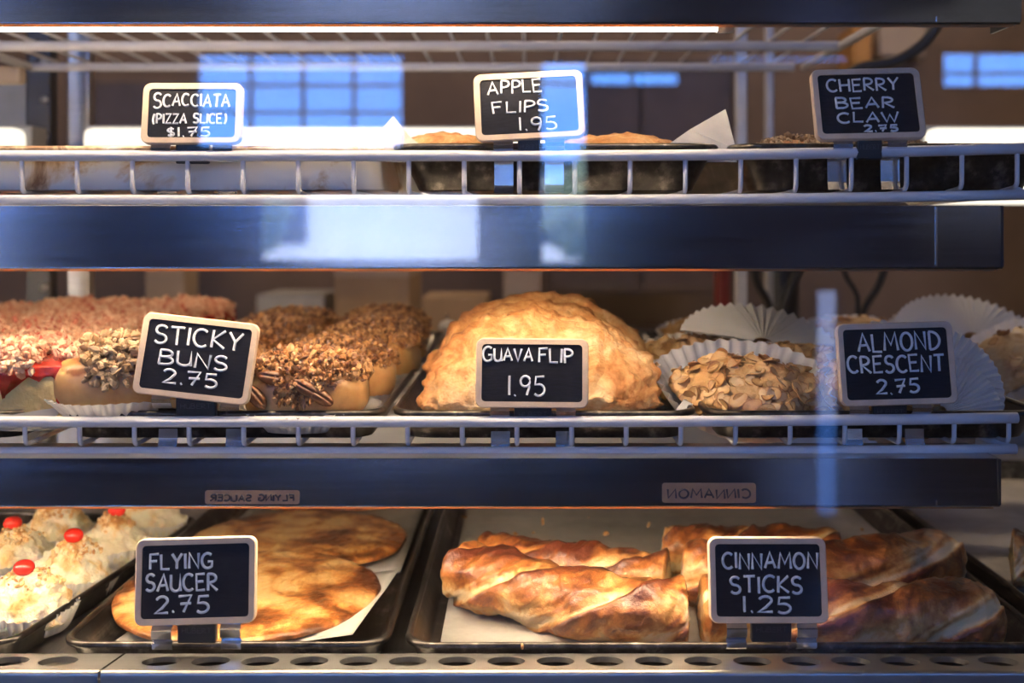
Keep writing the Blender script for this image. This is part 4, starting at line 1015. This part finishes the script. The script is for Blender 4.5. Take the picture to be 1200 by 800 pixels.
def crescent(loc, rot, v, label, nf, s=1.0, cup=True, cuprot=None, cuploc=(0, 0, -.004)):
    o = empty('almond_crescent', loc, label, 'pastry', 'almond crescents', rot); o.scale = (s, s, s)
    ob('crust', cres_m[v], None, o)
    if cup:
        q = ob('paper_cup', cup_a, None, o); q.location = cuploc
        if cuprot: q.rotation_euler = cuprot
    rg = random.Random(int(loc[1]*1000))
    for p, n in sample(cres_g[v], nf, lambda m, n: n.z > .05, rg):
        fo = ob('almond_flake', flk_m[rg.randrange(2)], None, o)
        nn = (n+Vector((rg.gauss(0, .28), rg.gauss(0, .28), rg.gauss(0, .2)))).normalized()
        fo.matrix_parent_inverse = Matrix.Identity(4)
        fo.location = p+nn*rg.uniform(.0002, .0018); fo.rotation_mode = 'QUATERNION'
        fo.rotation_quaternion = nn.to_track_quat('Z', 'Y') @ Euler((0, 0, rg.uniform(0, 6.28))).to_quaternion()
    return o
R_ = math.radians
crescent((PX(882, .94), .945, ZMS+.013), (R_(22), R_(5), R_(-8)), 0, 'almond crescent at the front left of its pan, thick with flaked almonds', 190, 1.12, cuploc=(-.004, .008, -.004), cuprot=(R_(8), 0, 0))
crescent((PX(1048, .935), .940, ZMS+.020), (R_(46), R_(3), R_(6)), 1, 'almond crescent half hidden behind its sign', 150, 1.05, cuprot=(R_(16), 0, 0), cuploc=(.01, .006, -.004))
crescent((PX(838, 1.02), 1.015, ZMS+.016), (R_(26), R_(-6), R_(-14)), 1, 'almond crescent second along the left side of the almond pan', 110)
crescent((PX(940, 1.03), 1.03, ZMS+.018), (R_(20), R_(8), R_(8)), 0, 'almond crescent between the front one and the leaning paper fan', 110)
crescent((PX(800, 1.16), 1.12, ZMS+.018), (R_(24), R_(-6), R_(-14)), 0, 'almond crescent third along the left side of the almond pan', 80)
crescent((PX(912, 1.18), 1.18, ZMS+.020), (R_(18), 0, R_(20)), 1, 'almond crescent behind the leaning paper fan', 40)
crescent((PX(838, 1.33), 1.33, ZMS+.024), (R_(14), 0, R_(-8)), 0, 'almond crescent at the back of the pan on the left', 30)
crescent((PX(1060, 1.07), 1.07, ZMS+.024), (R_(32), 0, R_(4)), 0, 'almond crescent right behind the almond sign', 30, cuprot=(R_(12), 0, 0))
crescent((PX(1000, 1.27), 1.27, ZMS+.026), (R_(20), 0, R_(-4)), 1, 'almond crescent at the back in the middle of the almond pan', 30)
crescent((PX(1180, 1.12), 1.12, ZMS+.020), (R_(30), R_(-28), R_(-20)), 0, 'almond crescent leaning at the right edge of the picture', 30)
crescent((PX(1110, 1.36), 1.36, ZMS+.026), (R_(26), 0, R_(6)), 0, 'almond crescent at the far right back of its pan', 24)
def fan(loc, rot, s, label, a0, a1, R=.075, n=26):
    V, Fc = [], []; m = n*2
    for k in range(m+1):
        th = R_(a0+(a1-a0)*k/m); z = .0024*(1 if k % 2 else -1)
        for j, r in enumerate((.12, .4, .7, 1.0)):
            V.append((math.cos(th)*R*r, z*r+.006*r*r, math.sin(th)*R*r))
    for k in range(m):
        for j in range(3): q = k*4+j; Fc.append((q, q+1, q+5, q+4))
    o = ob('fluted_paper', (V, Fc), M['cup'], None, False); solidify(o, .0003); o.location = loc; o.rotation_euler = rot; o.scale = (s, s, s)
    return tag(o, label, 'paper', 'loose fluted papers')
fan((PX(895, 1.06), 1.06, PZ(402, 1.06)), (R_(-62), R_(4), R_(4)), 1.05, 'empty fluted paper cup leaning like a fan over the crescents', 8, 165, n=20)
fan((PX(1102, .893), .893, PZ(484, .893)), (R_(-20), R_(8), R_(-8)), .66, 'fanned fluted paper beside the right edge of the almond sign', -12, 92, n=18)
fan((PX(1096, .925), .925, PZ(455, .925)), (R_(-25), R_(0), R_(-6)), .74, 'fanned fluted paper behind the one beside the almond sign', -40, 120, n=24)
fan((PX(1150, 1.2), 1.22, PZ(398, 1.2)), (R_(-55), R_(0), R_(4)), 1.1, 'broad fluted paper fan at the back right of the almond pan', 5, 175)

# ------------------------------------------------------------------ top shelf: apple flips and bear claws
af = mesh(flip_geo(5.5, .058, .046, .019, 5), M['flip'], True, 'apple_flip')
for i, (px, l) in enumerate([(532, 'apple flip left of its sign, top edge showing over the rail'), (722, 'apple flip right of its sign, top edge showing over the rail')]):
    o = ob('apple_flip', af, None); o.location = (PX(px, .93), .93, ZUS+.0145+.0145); o.rotation_euler = (0, 0, .1+i*3); tag(o, l, 'turnover', 'apple flips')
for i, (px, l) in enumerate([(560, 'apple flip in the back row, nearer the folded paper corner'), (690, 'apple flip in the back row, behind the sign')]):
    o = ob('apple_flip', af, None); o.location = (PX(px, 1.06), 1.04, ZUS+.0165); o.rotation_euler = (0, 0, 1.5+i); tag(o, l, 'turnover', 'apple flips')
def corner(pts, Y0, label):
    c = P(pts[0][0], pts[0][1], Y0); V = []
    for (x, y, d) in pts: V.append(P(x, y, Y0+d)-c)
    V = [tuple(v) for v in V]
    o = ob('parchment_corner', (V, [tuple(range(len(V)))]), M['parchment'], None, False); solidify(o, .0004); o.location = c
    bm = bmesh.new(); bm.from_mesh(o.data); bmesh.ops.triangulate(bm, faces=bm.faces[:]); bmesh.ops.subdivide_edges(bm, edges=bm.edges[:], cuts=3, use_grid_fill=True)
    for v in bm.verts: v.co += Vector((0, .002*mn.noise(v.co*60), 0))
    bm.to_mesh(o.data); bm.free(); return tag(o, label, 'paper')
corner([(452, 190, 0), (447, 152, .004), (461, 136, .012), (480, 160, .008), (498, 174, .0), (500, 190, 0)], .882, 'folded white parchment corner at the left of the apple flips')
corner([(772, 190, .01), (782, 170, .01), (808, 152, .006), (850, 128, .02), (863, 175, .0), (864, 190, 0)], .886, 'tall creased parchment corner at the right of the apple flips')
corner([(796, 225, .01), (800, 195, .01), (815, 188, .006), (836, 195, .0), (842, 225, 0)], .892 if False else .885, 'crumpled parchment end between the two deep pans') if False else None
bc_g = bun_geo(3.9, .042, .038, .034, .8); bc_m = mesh(bc_g, M['flip'], True, 'crust')
bc_n = mesh(nuts_geo(bc_g, 90, 400, .03, lambda m, n: m.z > .024, .0015, .001, .0022), M['nuts_grey'], False, 'nut_topping')
for i, (x, y, l) in enumerate([(PX(935, .93), .93, 'cherry bear claw left of its sign, crumbly top over the rail'), (PX(1030, .93), .93, 'cherry bear claw hidden behind its sign'), (PX(935, 1.06), 1.05, 'cherry bear claw in the back row')]):
    o = empty('bear_claw', (x, y, ZUS+.0095), l, 'pastry', 'cherry bear claws'); ob('crust', bc_m, None, o); tag(ob('nut_topping', bc_n, None, o), kind='stuff')
# pizza bits low in the enamel pan stay hidden; unseen shop lamps added behind the camera for neutral fill
def shop_fill(x, y, l):
    t = empty('pendant_lamp', (x, y, H-.5), l, 'lamp'); ob('cord', tube([(0, 0, .1), (0, 0, .5)], .006, 8), M['cable'], t)
    ob('shade', lathe([(.16, -.05), (.15, -.04), (.05, .09), (.02, .1)], 24), M['case_black'], t)
    ob('bulb', blob(3, lambda p: (p.x*.05, p.y*.05, p.z*.05-.07)), emit('bulb glow', (1, .84, .70), SHOP_FILL), t)
shop_fill(-1.7, -1.2, 'black pendant lamp in the shop, towards the wide window')
shop_fill(1.9, -1.4, 'black pendant lamp in the shop, towards the narrow window')
